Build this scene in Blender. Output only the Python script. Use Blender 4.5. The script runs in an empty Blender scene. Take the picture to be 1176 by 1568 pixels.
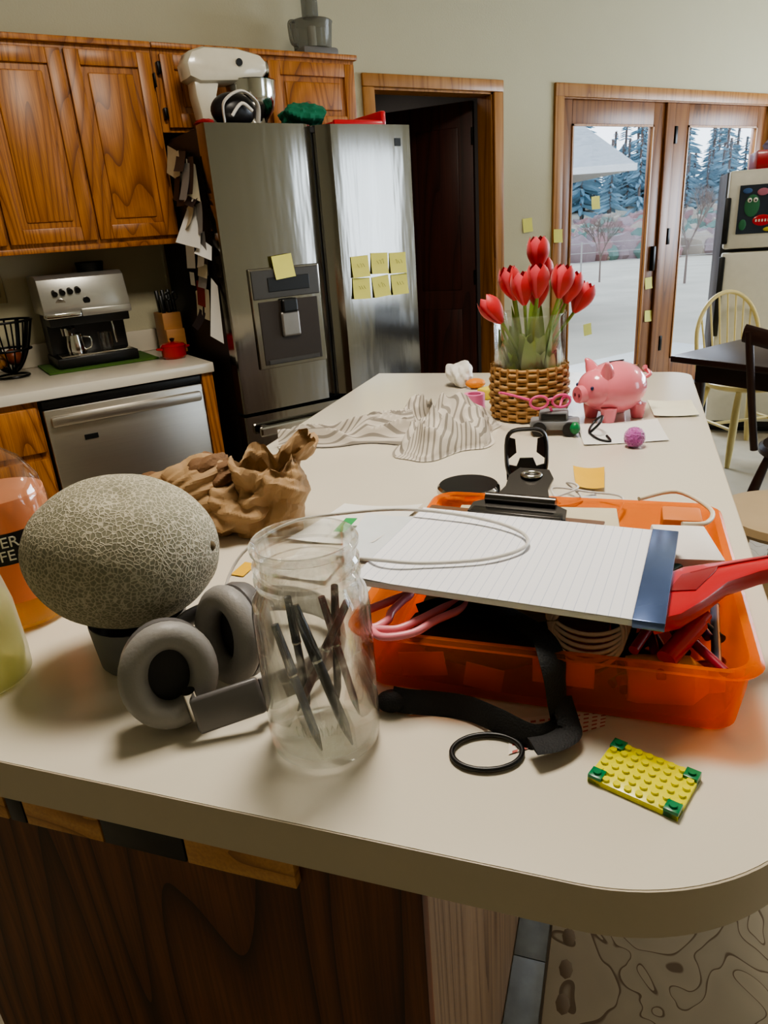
import bpy, bmesh, math, random
from mathutils import Vector, Matrix, Euler, noise
random.seed(7)
AR=math.pi/2-1.0157   # desk (survey) frame -> room frame angle
AI=math.pi/2-0.3425   # island angle in survey frame
H=1.3819
def lin(h):
    h=h.lstrip('#'); r=[int(h[i:i+2],16)/255 for i in (0,2,4)]
    return tuple((c/12.92 if c<=.04045 else ((c+.055)/1.055)**2.4) for c in r)+(1,)
# ---------------------------------------------------------------- materials
MATS={}
def newmat(name):
    m=bpy.data.materials.new(name); m.use_nodes=True; nt=m.node_tree; nt.nodes.clear()
    o=nt.nodes.new('ShaderNodeOutputMaterial'); MATS[name]=m
    return m,nt,o
def N(nt,t,**k):
    n=nt.nodes.new(t)
    for a,b in k.items():
        setattr(n,a,b)
    return n
def mat(name,col,rough=.5,metal=0.,var=.06,vs=30,bump=0.,bs=200,emit=0,spec=.5,alpha=1,coat=0,sheen=0,trans=0,stretch=None):
    if name in MATS: return MATS[name]
    m,nt,o=newmat(name)
    p=N(nt,'ShaderNodeBsdfPrincipled'); nt.links.new(p.outputs[0],o.inputs[0])
    c=lin(col) if isinstance(col,str) else col
    tc=N(nt,'ShaderNodeTexCoord'); src=tc.outputs['Object']
    if stretch:
        mp=N(nt,'ShaderNodeMapping'); mp.inputs['Scale'].default_value=stretch; nt.links.new(src,mp.inputs[0]); src=mp.outputs[0]
    nz=N(nt,'ShaderNodeTexNoise'); nz.inputs['Scale'].default_value=vs; nz.inputs['Detail'].default_value=3
    nt.links.new(src,nz.inputs[0])
    mx=N(nt,'ShaderNodeMix',data_type='RGBA')
    mx.inputs[6].default_value=tuple(x*(1-var) for x in c[:3])+(1,); mx.inputs[7].default_value=tuple(min(1,x*(1+var)) for x in c[:3])+(1,)
    nt.links.new(nz.outputs[0],mx.inputs[0]); nt.links.new(mx.outputs[2],p.inputs['Base Color'])
    p.inputs['Roughness'].default_value=rough; p.inputs['Metallic'].default_value=metal
    p.inputs['Specular IOR Level'].default_value=spec; p.inputs['Coat Weight'].default_value=coat
    p.inputs['Sheen Weight'].default_value=sheen; p.inputs['Transmission Weight'].default_value=trans
    if emit: p.inputs['Emission Color'].default_value=c; p.inputs['Emission Strength'].default_value=emit
    if bump:
        n2=N(nt,'ShaderNodeTexNoise'); n2.inputs['Scale'].default_value=bs; n2.inputs['Detail'].default_value=3; nt.links.new(src,n2.inputs[0])
        b=N(nt,'ShaderNodeBump'); b.inputs['Strength'].default_value=bump; b.inputs['Distance'].default_value=.002
        nt.links.new(n2.outputs[0],b.inputs['Height']); nt.links.new(b.outputs[0],p.inputs['Normal'])
    return m
def ramp(nt,stops):
    r=N(nt,'ShaderNodeValToRGB'); e=r.color_ramp.elements
    while len(e)<len(stops): e.new(.5)
    for i,(p,c) in enumerate(stops): e[i].position=p; e[i].color=lin(c) if isinstance(c,str) else c
    return r
def wood(name,light,mid,dark,sc=(5,5,.7),rings=16,rough=.38,pore=.35):
    m,nt,o=newmat(name)
    p=N(nt,'ShaderNodeBsdfPrincipled'); nt.links.new(p.outputs[0],o.inputs[0])
    tc=N(nt,'ShaderNodeTexCoord'); mp=N(nt,'ShaderNodeMapping'); mp.inputs['Scale'].default_value=sc
    nt.links.new(tc.outputs['Object'],mp.inputs[0])
    nz=N(nt,'ShaderNodeTexNoise'); nz.inputs['Scale'].default_value=1; nz.inputs['Detail'].default_value=1.2; nz.inputs['Roughness'].default_value=.35
    nt.links.new(mp.outputs[0],nz.inputs[0])
    mu=N(nt,'ShaderNodeMath',operation='MULTIPLY'); mu.inputs[1].default_value=rings; nt.links.new(nz.outputs[0],mu.inputs[0])
    fr=N(nt,'ShaderNodeMath',operation='FRACT'); nt.links.new(mu.outputs[0],fr.inputs[0])
    r=ramp(nt,[(0,mid),(.45,light),(.8,mid),(1,dark)]); nt.links.new(fr.outputs[0],r.inputs[0])
    mp2=N(nt,'ShaderNodeMapping'); mp2.inputs['Scale'].default_value=(sc[0]*60,sc[1]*60,sc[2]*12); nt.links.new(tc.outputs['Object'],mp2.inputs[0])
    n2=N(nt,'ShaderNodeTexNoise'); n2.inputs['Scale'].default_value=1; n2.inputs['Detail'].default_value=2; nt.links.new(mp2.outputs[0],n2.inputs[0])
    r2=ramp(nt,[(.35,(0,0,0,1)),(.6,(1,1,1,1))]); nt.links.new(n2.outputs[0],r2.inputs[0])
    inv=N(nt,'ShaderNodeMath',operation='MULTIPLY_ADD'); inv.inputs[1].default_value=-pore; inv.inputs[2].default_value=pore; nt.links.new(r2.outputs[0],inv.inputs[0])
    mx=N(nt,'ShaderNodeMix',data_type='RGBA'); nt.links.new(inv.outputs[0],mx.inputs[0]); nt.links.new(r.outputs[0],mx.inputs[6]); mx.inputs[7].default_value=lin(dark)
    nt.links.new(mx.outputs[2],p.inputs['Base Color']); p.inputs['Roughness'].default_value=rough
    return m
def glassy(name,tint=(1,1,1,1),edge=.55,base=.04,rough=.03,gcol=(1,1,1,1),power=2.2,refr=0):
    m,nt,o=newmat(name)
    t=N(nt,'ShaderNodeBsdfTransparent'); t.inputs[0].default_value=tint
    g=N(nt,'ShaderNodeBsdfGlossy'); g.inputs[0].default_value=gcol; g.inputs['Roughness'].default_value=rough
    lw=N(nt,'ShaderNodeLayerWeight'); lw.inputs[0].default_value=.5
    pw=N(nt,'ShaderNodeMath',operation='POWER'); pw.inputs[1].default_value=power; nt.links.new(lw.outputs['Facing'],pw.inputs[0])
    ma=N(nt,'ShaderNodeMath',operation='MULTIPLY_ADD'); ma.inputs[1].default_value=edge; ma.inputs[2].default_value=base; nt.links.new(pw.outputs[0],ma.inputs[0])
    mx=N(nt,'ShaderNodeMixShader'); nt.links.new(ma.outputs[0],mx.inputs[0]); nt.links.new(g.outputs[0],mx.inputs[2])
    if refr:
        gg=N(nt,'ShaderNodeBsdfGlass'); gg.inputs['IOR'].default_value=1.4; gg.inputs['Roughness'].default_value=0.01; gg.inputs[0].default_value=(.96,.98,.97,1)
        p2=N(nt,'ShaderNodeMath',operation='POWER'); p2.inputs[1].default_value=1.6; nt.links.new(lw.outputs['Facing'],p2.inputs[0])
        m2=N(nt,'ShaderNodeMath',operation='MULTIPLY_ADD'); m2.inputs[1].default_value=refr; m2.inputs[2].default_value=.08; m2.use_clamp=True; nt.links.new(p2.outputs[0],m2.inputs[0])
        mm=N(nt,'ShaderNodeMixShader'); nt.links.new(m2.outputs[0],mm.inputs[0]); nt.links.new(t.outputs[0],mm.inputs[1]); nt.links.new(gg.outputs[0],mm.inputs[2]); nt.links.new(mm.outputs[0],mx.inputs[1])
    else: nt.links.new(t.outputs[0],mx.inputs[1])
    nt.links.new(mx.outputs[0],o.inputs[0]); return m
def plasticy(name,col,tint,opac=.45,rough=.25,edge=.5,tl=.35):
    m,nt,o=newmat(name)
    t=N(nt,'ShaderNodeBsdfTransparent'); t.inputs[0].default_value=lin(tint)
    p=N(nt,'ShaderNodeBsdfPrincipled'); p.inputs['Base Color'].default_value=lin(col); p.inputs['Roughness'].default_value=rough
    tr=N(nt,'ShaderNodeBsdfTranslucent'); tr.inputs[0].default_value=lin(col)
    m1=N(nt,'ShaderNodeMixShader'); m1.inputs[0].default_value=tl; nt.links.new(p.outputs[0],m1.inputs[1]); nt.links.new(tr.outputs[0],m1.inputs[2])
    lw=N(nt,'ShaderNodeLayerWeight'); lw.inputs[0].default_value=.4
    ma=N(nt,'ShaderNodeMath',operation='MULTIPLY_ADD'); ma.inputs[1].default_value=edge; ma.inputs[2].default_value=opac; nt.links.new(lw.outputs['Facing'],ma.inputs[0])
    ma.use_clamp=True
    mx=N(nt,'ShaderNodeMixShader'); nt.links.new(ma.outputs[0],mx.inputs[0]); nt.links.new(t.outputs[0],mx.inputs[1]); nt.links.new(m1.outputs[0],mx.inputs[2])
    nt.links.new(mx.outputs[0],o.inputs[0]); return m
def stripes(name,base,line,n,width,rough=.7,axis=1,n2=None,line2=None,w2=None,warp=0):
    m,nt,o=newmat(name)
    p=N(nt,'ShaderNodeBsdfPrincipled'); nt.links.new(p.outputs[0],o.inputs[0]); p.inputs['Roughness'].default_value=rough
    tc=N(nt,'ShaderNodeTexCoord'); sx=N(nt,'ShaderNodeSeparateXYZ'); nt.links.new(tc.outputs['UV'],sx.inputs[0])
    def st(ax,n,w):
        mu=N(nt,'ShaderNodeMath',operation='MULTIPLY'); mu.inputs[1].default_value=n; nt.links.new(sx.outputs[ax],mu.inputs[0])
        fr=N(nt,'ShaderNodeMath',operation='FRACT'); nt.links.new(mu.outputs[0],fr.inputs[0])
        lt=N(nt,'ShaderNodeMath',operation='LESS_THAN'); lt.inputs[1].default_value=w; nt.links.new(fr.outputs[0],lt.inputs[0]); return lt
    a=st(axis,n,width)
    mx=N(nt,'ShaderNodeMix',data_type='RGBA'); nt.links.new(a.outputs[0],mx.inputs[0]); mx.inputs[6].default_value=lin(base); mx.inputs[7].default_value=lin(line)
    out=mx.outputs[2]
    if n2:
        b=st(1-axis,n2,w2); m2=N(nt,'ShaderNodeMix',data_type='RGBA'); nt.links.new(b.outputs[0],m2.inputs[0]); nt.links.new(out,m2.inputs[6]); m2.inputs[7].default_value=lin(line2); out=m2.outputs[2]
    nt.links.new(out,p.inputs['Base Color']); return m
# ---------------------------------------------------------------- mesh builder
class B:
    def __init__(s,name,frame='W'):
        s.name=name; s.frame=frame; s.bm=bmesh.new(); s.uv=s.bm.loops.layers.uv.new('UVMap'); s.mats=[]; s.M=Matrix.Identity(4)
    def mi(s,m):
        if m not in s.mats: s.mats.append(m)
        return s.mats.index(m)
    def _add(s,verts,faces,m,uvs=None,smooth=True):
        i=s.mi(m); vs=[s.bm.verts.new(s.M@Vector(v)) for v in verts]
        for f in faces:
            try: fc=s.bm.faces.new([vs[k] for k in f])
            except ValueError: continue
            fc.material_index=i; fc.smooth=smooth
            if uvs:
                for l,k in zip(fc.loops,f): l[s.uv].uv=uvs[k]
        return vs
    def box(s,lo,hi,m,bev=0,rot=None,piv=None,seg=2):
        t=bmesh.new(); bmesh.ops.create_cube(t,size=1)
        lo=Vector(lo);hi=Vector(hi);c=(lo+hi)/2;d=hi-lo
        for v in t.verts: v.co=Vector((v.co.x*d.x,v.co.y*d.y,v.co.z*d.z))
        if bev: bmesh.ops.bevel(t,geom=t.edges[:],offset=bev,segments=seg,profile=.5,affect='EDGES')
        R=Matrix.Identity(4)
        if rot: R=Euler(rot).to_matrix().to_4x4()
        pv=Vector(piv) if piv else c
        X=Matrix.Translation(pv)@R@Matrix.Translation(c-pv)
        vv=[X@v.co for v in t.verts]; t.verts.index_update(); ff=[[v.index for v in f.verts] for f in t.faces]
        s._add(vv,ff,m); t.free()
    def lathe(s,prof,c,m,seg=32,rot=None,sx=1,sy=1,cap=False,wob=None):
        R=Matrix.Translation(Vector(c))@(Euler(rot).to_matrix().to_4x4() if rot else Matrix.Identity(4))
        V=[];F=[];rows=[];UV=[]
        n=len(prof)
        for j,(r,z) in enumerate(prof):
            row=[]
            if abs(r)<1e-6: V.append(R@Vector((0,0,z)));UV.append((.5,j/n)); row=[len(V)-1]*seg
            else:
                for i in range(seg):
                    a=2*math.pi*i/seg; rr=r*(wob(a,z) if wob else 1)
                    V.append(R@Vector((rr*math.cos(a)*sx,rr*math.sin(a)*sy,z))); UV.append((i/seg,j/n)); row.append(len(V)-1)
            rows.append(row)
        for a,b in zip(rows,rows[1:]):
            for i in range(seg):
                k=(i+1)%seg; f=[a[i],a[k],b[k],b[i]]; g=[]
                for q in f:
                    if q not in g: g.append(q)
                if len(g)>2: F.append(g)
        if cap: F.append(rows[0][::-1]); F.append(rows[-1])
        s._add(V,F,m,UV)
    def cyl(s,a,b,r,m,seg=20,r2=None,bev=0):
        a=Vector(a);b=Vector(b);d=b-a;L=d.length; q=d.to_track_quat('Z','Y').to_euler(); r2=r if r2 is None else r2
        if seg>6: seg=max(seg,16)
        pr=[(0,0),(r,0),(r2,L),(0,L)] if not bev else [(0,0),(r-bev,0),(r,bev),(r2,L-bev),(r2-bev,L),(0,L)]
        s.lathe(pr,a,m,seg,rot=q)
    def ell(s,c,r,m,seg=32,rot=None,fn=None,rings=20):
        V=[];F=[];UV=[];R=Matrix.Translation(Vector(c))@(Euler(rot).to_matrix().to_4x4() if rot else Matrix.Identity(4))
        rows=[]
        for j in range(rings+1):
            ph=math.pi*j/rings; row=[]
            for i in range(seg):
                th=2*math.pi*i/seg; d=Vector((math.sin(ph)*math.cos(th),math.sin(ph)*math.sin(th),math.cos(ph)))
                k=fn(d) if fn else 1
                if j in(0,rings) and i>0: row.append(row[0]); continue
                V.append(R@Vector((d.x*r[0]*k,d.y*r[1]*k,d.z*r[2]*k))); UV.append((i/seg,j/rings)); row.append(len(V)-1)
            rows.append(row)
        for a,b in zip(rows,rows[1:]):
            for i in range(seg):
                k=(i+1)%seg; g=[]
                for q in [a[i],b[i],b[k],a[k]]:
                    if q not in g: g.append(q)
                if len(g)>2: F.append(g)
        s._add(V,F,m,UV)
    def tube(s,pts,r,m,seg=8,closed=False,sub=6,flat=None,up=None):
        P=[Vector(p) for p in pts]; n=len(P)
        if seg>6 : seg=max(seg,14)
        Q=[]
        if sub>1 and n>2:
            rng=range(n) if closed else range(n-1)
            for i in rng:
                if closed: p0,p1,p2,p3=P[i-1],P[i],P[(i+1)%n],P[(i+2)%n]
                else: p0,p1,p2,p3=P[max(i-1,0)],P[i],P[i+1],P[min(i+2,n-1)]
                for k in range(sub):
                    t=k/sub; Q.append(.5*((2*p1)+(p2-p0)*t+(2*p0-5*p1+4*p2-p3)*t*t+(3*p1-p0-3*p2+p3)*t**3))
            if not closed: Q.append(P[-1])
        else: Q=P
        n=len(Q); V=[];F=[];rows=[]
        nrm=None
        for i in range(n):
            if closed: t=(Q[(i+1)%n]-Q[i-1])
            else: t=Q[min(i+1,n-1)]-Q[max(i-1,0)]
            if t.length<1e-9: t=Vector((0,0,1))
            t.normalize()
            if up is not None:
                u=Vector(up); nrm=(u-t*u.dot(t)).normalized()
            elif nrm is None:
                a=Vector((0,0,1)) if abs(t.z)<.9 else Vector((1,0,0)); nrm=(a-t*a.dot(t)).normalized()
            else: nrm=(nrm-t*nrm.dot(t)).normalized()
            bn=t.cross(nrm); row=[]
            rr=r(i/(n-1)) if callable(r) else r
            ra,rb=(rr,rr) if flat is None else (flat[0],flat[1])
            for k in range(seg):
                a=2*math.pi*(k+.5)/seg; V.append(Q[i]+nrm*(math.cos(a)*ra)+bn*(math.sin(a)*rb)); row.append(len(V)-1)
            rows.append(row)
        pr=list(zip(rows,rows[1:]))+([(rows[-1],rows[0])] if closed else [])
        for a,b in pr:
            for k in range(seg): F.append([a[k],a[(k+1)%seg],b[(k+1)%seg],b[k]])
        if not closed: F.append(rows[0][::-1]);F.append(rows[-1])
        s._add(V,F,m)
    def prism(s,pts,z0,z1,m,bev=0,X=None):
        t=bmesh.new(); vs=[t.verts.new((x,y,z0)) for x,y in pts]; f=t.faces.new(vs)
        e=bmesh.ops.extrude_face_region(t,geom=[f]); 
        for v in e['geom']:
            if isinstance(v,bmesh.types.BMVert): v.co.z=z1
        bmesh.ops.recalc_face_normals(t,faces=t.faces)
        if bev:
            ee=[q for q in t.edges if abs(q.verts[0].co.z-q.verts[1].co.z)<1e-7]
            bmesh.ops.bevel(t,geom=ee,offset=bev,segments=2,profile=.5,affect='EDGES')
        t.verts.index_update(); X=X or Matrix.Identity(4)
        s._add([X@v.co for v in t.verts],[[v.index for v in f.verts] for f in t.faces],m); t.free()
    def grid(s,fn,nu,nv,m,th=0):
        V=[];UV=[];F=[]
        for j in range(nv+1):
            for i in range(nu+1):
                u,v=i/nu,j/nv; V.append(Vector(fn(u,v))); UV.append((u,v))
        w=nu+1
        for j in range(nv):
            for i in range(nu): F.append([j*w+i,j*w+i+1,(j+1)*w+i+1,(j+1)*w+i])
        s._add(V,F,m,UV)
    def done(s,ang=28,weld=False,parent=None):
        if weld: bmesh.ops.remove_doubles(s.bm,verts=s.bm.verts,dist=1e-5)
        me=bpy.data.meshes.new(s.name); 
        vs=s.bm.verts
        lo=Vector((min(v.co.x for v in vs),min(v.co.y for v in vs),min(v.co.z for v in vs)));hi=Vector((max(v.co.x for v in vs),max(v.co.y for v in vs),max(v.co.z for v in vs)))
        c=Vector(((lo.x+hi.x)/2,(lo.y+hi.y)/2,lo.z))
        for v in vs: v.co-=c
        s.bm.to_mesh(me); s.bm.free()
        for m in s.mats: me.materials.append(m)
        try: me.set_sharp_from_angle(angle=math.radians(ang))
        except Exception: pass
        o=bpy.data.objects.new(s.name,me); bpy.context.collection.objects.link(o)
        a={'W':-AR,'R':0,'I':AI-AR}[s.frame]; Rz=Matrix.Rotation(a,4,'Z')
        o.location=Rz@c; o.rotation_euler=(0,0,a)
        if parent:
            bpy.context.view_layer.update(); o.parent=parent; o.matrix_parent_inverse=parent.matrix_world.inverted()
        return o
# crease field: planar facets with sharp folds
_cr={}
def crease(p,seed,freq,n=7):
    key=(seed,n)
    if key not in _cr:
        r=random.Random(seed); L=[]
        for i in range(n):
            L.append((Vector((r.gauss(0,1),r.gauss(0,1),r.gauss(0,1))).normalized()*r.uniform(.6,1.7),r.random()*7))
        _cr[key]=L
    s=0
    for k,ph in _cr[key]: s+=abs((p.dot(k)*freq+ph)%2-1)
    return s/n-.5
def crump(p,seed,f): return .55*crease(p,seed,f,3)+.45*crease(p,seed+9,f*2.1,3)+.2*crease(p,seed+19,f*4.3,3)
# ---------------------------------------------------------------- materials set
wallm=mat('wall_paint','#b9b399',.85,var=.03,vs=6,bump=.3,bs=120)
ceilm=mat('ceiling_paint','#cfc9b8',.9,var=.02)
oak=wood('oak_cabinet','#b9793a','#a46628','#714019',sc=(4,4,.55),rings=26,pore=.45)
oaktrim=wood('oak_trim','#b07c42','#9f6b2f','#76491d',sc=(9,9,.6),rings=8,pore=.4)
doorwood=wood('patio_door_wood','#8f5f33','#7f4f28','#5a361a',sc=(8,8,.5),rings=8,pore=.4,rough=.4)
darkwood=wood('dark_door_wood','#4c231a','#401e15','#28120c',sc=(6,6,.4),rings=10,pore=.4,rough=.4)
islandply=wood('island_plywood','#744425','#5f341b','#2c180b',sc=(4.5,4.5,.5),rings=20,pore=.4,rough=.5)
islandside=wood('island_side_wood','#8f7256','#80644a','#58402c',sc=(12,12,.5),rings=9,pore=.5,rough=.55)
blockwood=wood('trim_block_wood','#c4955f','#b4834e','#875c36',sc=(4,4,20),rings=4,pore=.3,rough=.5)
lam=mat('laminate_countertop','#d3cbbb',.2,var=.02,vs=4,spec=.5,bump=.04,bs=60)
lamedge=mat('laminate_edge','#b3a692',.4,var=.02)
black=mat('black_plastic','#101011',.4,var=.2)
blackm=mat('black_metal','#111112',.35,.6)
white=mat('white_enamel','#ddd9cc',.25)
steelp=mat('polished_steel','#c9c7c2',.12,1,var=.03)
def stainless(name,col,rough,sc=(220,220,2),bump=.12):
    m=mat(name,col,rough,1,var=.05,vs=1,stretch=sc,bump=bump,bs=1); return m
steel=mat('brushed_stainless','#96928c',.12,1,var=.04,vs=1,stretch=(9,9,1.3),bump=1.0,bs=1)
steeld=stainless('brushed_stainless_dishwasher','#cdc7be',.36,(2,2,220))
grey=mat('grey_plastic','#6d6b69',.5)
dgrey=mat('dark_grey_plastic','#2b2a2a',.45)
postit=mat('sticky_note_paper','#d6d272',.8,var=.03)
paper=mat('white_paper','#dcdad6',.8,var=.02)
red=mat('red_plastic','#c01622',.28,var=.04,coat=.3)
# ---------------------------------------------------------------- ROOM SHELL (room frame)
YW=3.495; CZ=2.95
XL,XR,YB=-2.4,7.6,-2.6
b=B('wall_kitchen','R')
for lo,hi in [((XL,YW,0),(2.28,YW+.12,CZ)),((3.097,YW,0),(3.65,YW+.12,CZ)),((5.90,YW,0),(XR,YW+.12,CZ)),((2.28,YW,2.05),(3.097,YW+.12,CZ)),((3.65,YW,2.045),(5.90,YW+.12,CZ))]:
    b.box(lo,hi,wallm)
b.done()
b=B('wall_left','R'); b.box((XL-.1,YB,0),(XL,YW,CZ),wallm); b.done()
b=B('wall_right','R')
for lo,hi in [((XR,YB,0),(XR+.1,YW+.12,.8)),((XR,YB,2.2),(XR+.1,YW+.12,CZ)),((XR,YB,.8),(XR+.1,-.8,2.2)),((XR,2.6,.8),(XR+.1,YW+.12,2.2))]: b.box(lo,hi,wallm)
b.done()
b=B('wall_back','R')
for lo,hi in [((XL,YB-.1,0),(4.5,YB,CZ)),((5.9,YB-.1,0),(XR,YB,CZ)),((4.5,YB-.1,0),(5.9,YB,.5)),((4.5,YB-.1,2.3),(5.9,YB,CZ))]: b.box(lo,hi,wallm)
b.done()
b=B('ceiling','R'); b.box((XL-.1,YB-.1,CZ),(XR+.1,YW+.12,CZ+.1),ceilm); b.done()
floorm=mat('vinyl_floor','#a39a88',.45,var=.15,vs=9)
b=B('floor','R'); b.box((XL-.1,YB-.1,-.1),(XR+.1,YW+.12,0),floorm); b.done()
b=B('window_1','R')
for z in (.5,2.25): b.box((4.5,YB-.08,z),(5.9,YB-.02,z+.05),white)
for x in (4.5,4.95,5.40,5.86): b.box((x,YB-.08,.5),(x+.04,YB-.02,2.3),white)
b.done()
b=B('added_light_opening','R')  # frame of an unseen opening added in the right wall to bring light in
for z in (.8,2.15): b.box((XR+.02,-.8,z),(XR+.08,2.6,z+.05),white)
for y in (-.8,.3,1.45,2.55): b.box((XR+.02,y,.8),(XR+.08,y+.05,2.2),white)
b.done()
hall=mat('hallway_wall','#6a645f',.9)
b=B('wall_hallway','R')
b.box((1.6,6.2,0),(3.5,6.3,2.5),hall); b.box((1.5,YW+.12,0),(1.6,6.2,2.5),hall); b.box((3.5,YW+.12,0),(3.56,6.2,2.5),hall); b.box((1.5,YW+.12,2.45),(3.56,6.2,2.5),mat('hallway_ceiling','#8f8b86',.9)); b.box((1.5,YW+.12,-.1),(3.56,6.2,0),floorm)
b.done()
b=B('trim_1','R')
for x0,x1 in ((2.216,2.285),(3.092,3.162)): b.box((x0,YW-.018,0),(x1,YW,2.045),oaktrim,.005)
b.box((2.216,YW-.02,2.045),(3.162,YW,2.105),oaktrim,.005)
b.box((2.28,YW,0),(2.295,YW+.12,2.05),oaktrim);b.box((3.082,YW,0),(3.097,YW+.12,2.05),oaktrim);b.box((2.28,YW,2.035),(3.097,YW+.12,2.05),oaktrim)
b.done()
b=B('door_1','R')
a=math.radians(122)
X=Matrix.Translation((3.075,YW+.16,0))@Matrix.Rotation(a,4,'Z')
b.M=X
b.box((0,-.04,.01),(.78,0,2.03),darkwood,.003)
for z0,z1 in ((.15,.85),(.97,1.9)):
    for x0,x1 in ((.09,.36),(.43,.70)):
        b.box((x0,-.002,z0),(x1,.008,z1),darkwood,.006)
        b.box((x0,-.048,z0),(x1,-.038,z1),darkwood,.006)
for z in (.25,1.0,1.8): b.cyl((0,.006,z),(0,.006,z+.09),.008,blackm)
b.lathe([(0,0),(.012,0),(.012,.03),(.028,.04),(.03,.06),(0,.07)],(.72,0,.97),mat('brass_knob','#8a6a30',.3,1),rot=(-math.pi/2,0,0))
b.done()
# patio door
b=B('door_2','R')
gl=glassy('door_glass',edge=.015,base=.001,rough=.02,power=3,gcol=(.6,.6,.6,1))
y0,y1=YW+.02,YW+.065
def fr(x0,x1,z0,z1,m=doorwood,bv=.004): b.box((x0,y0,z0),(x1,y1,z1),m,bv)
for (sx0,gx0,gx1,sx1) in ((3.665,3.764,4.549,4.70),(4.71,4.924,5.764,5.87)):
    fr(sx0,gx0,.03,2.03);fr(gx1,sx1,.03,2.03);fr(gx0,gx1,1.895,2.03);fr(gx0,gx1,.03,.27)
    for q in ((gx0,gx0+.012,.27,1.895),(gx1-.012,gx1,.27,1.895),(gx0,gx1,1.883,1.895),(gx0,gx1,.27,.282)): b.box((q[0],y0-.006,q[2]),(q[1],y0+.01,q[3]),oaktrim)
    b.box((gx0,y0+.018,.27),(gx1,y0+.026,1.895),gl)
b.box((4.66,y0-.02,.03),(4.75,y0,2.03),doorwood,.006)
for z in (.35,1.12,1.78): b.box((4.775,y0-.012,z),(4.80,y0+.001,z+.11),blackm,.003)
b.box((4.60,y0-.03,.95),(4.63,y0,1.12),blackm,.006)
b.done()
b=B('trim_2','R')
for x0,x1 in ((3.577,3.655),(5.885,5.965)): b.box((x0,YW-.018,0),(x1,YW,2.045),oaktrim,.005)
b.box((3.577,YW-.02,2.035),(5.965,YW,2.108),oaktrim,.005)
b.box((3.65,YW,0),(3.665,YW+.12,2.045),oaktrim);b.box((5.885,YW,0),(5.90,YW+.12,2.045),oaktrim);b.box((3.65,YW,2.03),(5.9,YW+.12,2.045),oaktrim);b.box((3.65,YW,0),(5.9,YW+.12,.03),oaktrim)
b.done()
b=B('baseboard_kitchen','R'); b.box((3.165,YW-.012,0),(3.575,YW,.09),oaktrim,.003); b.box((5.97,YW-.012,0),(XR,YW,.09),oaktrim,.003); b.done()
# ---------------------------------------------------------------- upper cabinets
def cabdoor(b,x0,x1,z0,z1,yf,m=oak,st=.052):
    b.box((x0,yf-.02,z0),(x0+st,yf,z1),m,.003); b.box((x1-st,yf-.02,z0),(x1,yf,z1),m,.003)
    b.box((x0+st,yf-.02,z0),(x1-st,yf,z0+st),m,.003); b.box((x0+st,yf-.02,z1-st),(x1-st,yf,z1),m,.003)
    b.box((x0+st-.002,yf-.008,z0+st-.002),(x1-st+.002,yf,z1-st+.002),m)
    b.box((x0+st+.022,yf-.016,z0+st+.022),(x1-st-.022,yf-.004,z1-st-.022),m,.006)
YC=3.185
b=B('upper_cabinet','R')
b.box((XL+.01,YC,1.386),(1.055,YW-.002,2.09),oak)
b.box((XL+.01,YC-.022,2.085),(1.055,YW-.002,2.106),oak,.004)
b.box((XL+.01,YC-.005,1.375),(1.055,YC+.02,1.395),oak,.003)
x=1.045
while x>-1.4:
    cabdoor(b,x-.318,x,1.41,2.068,YC); x-=.33
for z in (1.5,1.95): b.box((1.048,YC-.03,z),(1.054,YC-.0,z+.05),blackm,.002)
b.done()
b=B('upper_cabinet','R')
b.box((1.057,YC,1.795),(1.985,YW-.002,2.09),oak)
b.box((1.057,YC-.022,2.085),(1.995,YW-.002,2.106),oak,.004)
cabdoor(b,1.085,1.515,1.81,2.068,YC);cabdoor(b,1.55,1.975,1.81,2.068,YC)
for z in (1.84,2.0): b.box((1.068,YC-.03,z),(1.082,YC-.0,z+.04),blackm,.002)
b.done()
# ---------------------------------------------------------------- base cabinets, counter, dishwasher
b=B('base_cabinet','R')
b.box((XL+.01,2.89,.09),(.318,YW-.002,.873),oak); b.box((XL+.01,2.95,0),(.318,YW-.002,.09),black)
x=.31
while x>-1.2:
    cabdoor(b,x-.44,x,.13,.655,2.89); b.box((x-.44,2.87,.68),(x,2.89,.85),oak,.005); x-=.46
b.done()
b=B('base_cabinet_end_panel','R'); b.box((.947,2.87,0),(.995,YW-.002,.873),oak,.003); b.done()
b=B('kitchen_countertop','R')
b.box((XL+.01,2.855,.874),(1.0,YW-.002,.914),lam,.004); b.box((XL+.01,YW-.022,.914),(1.04,YW-.002,1.01),lam,.003)
b.done()
b=B('dishwasher','R')
b.box((.325,2.90,.0),(.943,YW-.03,.868),dgrey)
b.box((.328,2.862,.12),(.940,2.90,.835),steeld,.006)
b.box((.328,2.868,.838),(.940,2.90,.868),black,.003)
b.box((.328,2.92,.02),(.940,2.95,.11),black)
b.box((.345,2.835,.77),(.925,2.862,.81),steeld,.009)
b.box((.45,2.858,.70),(.50,2.863,.72),black)
b.done()
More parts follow.
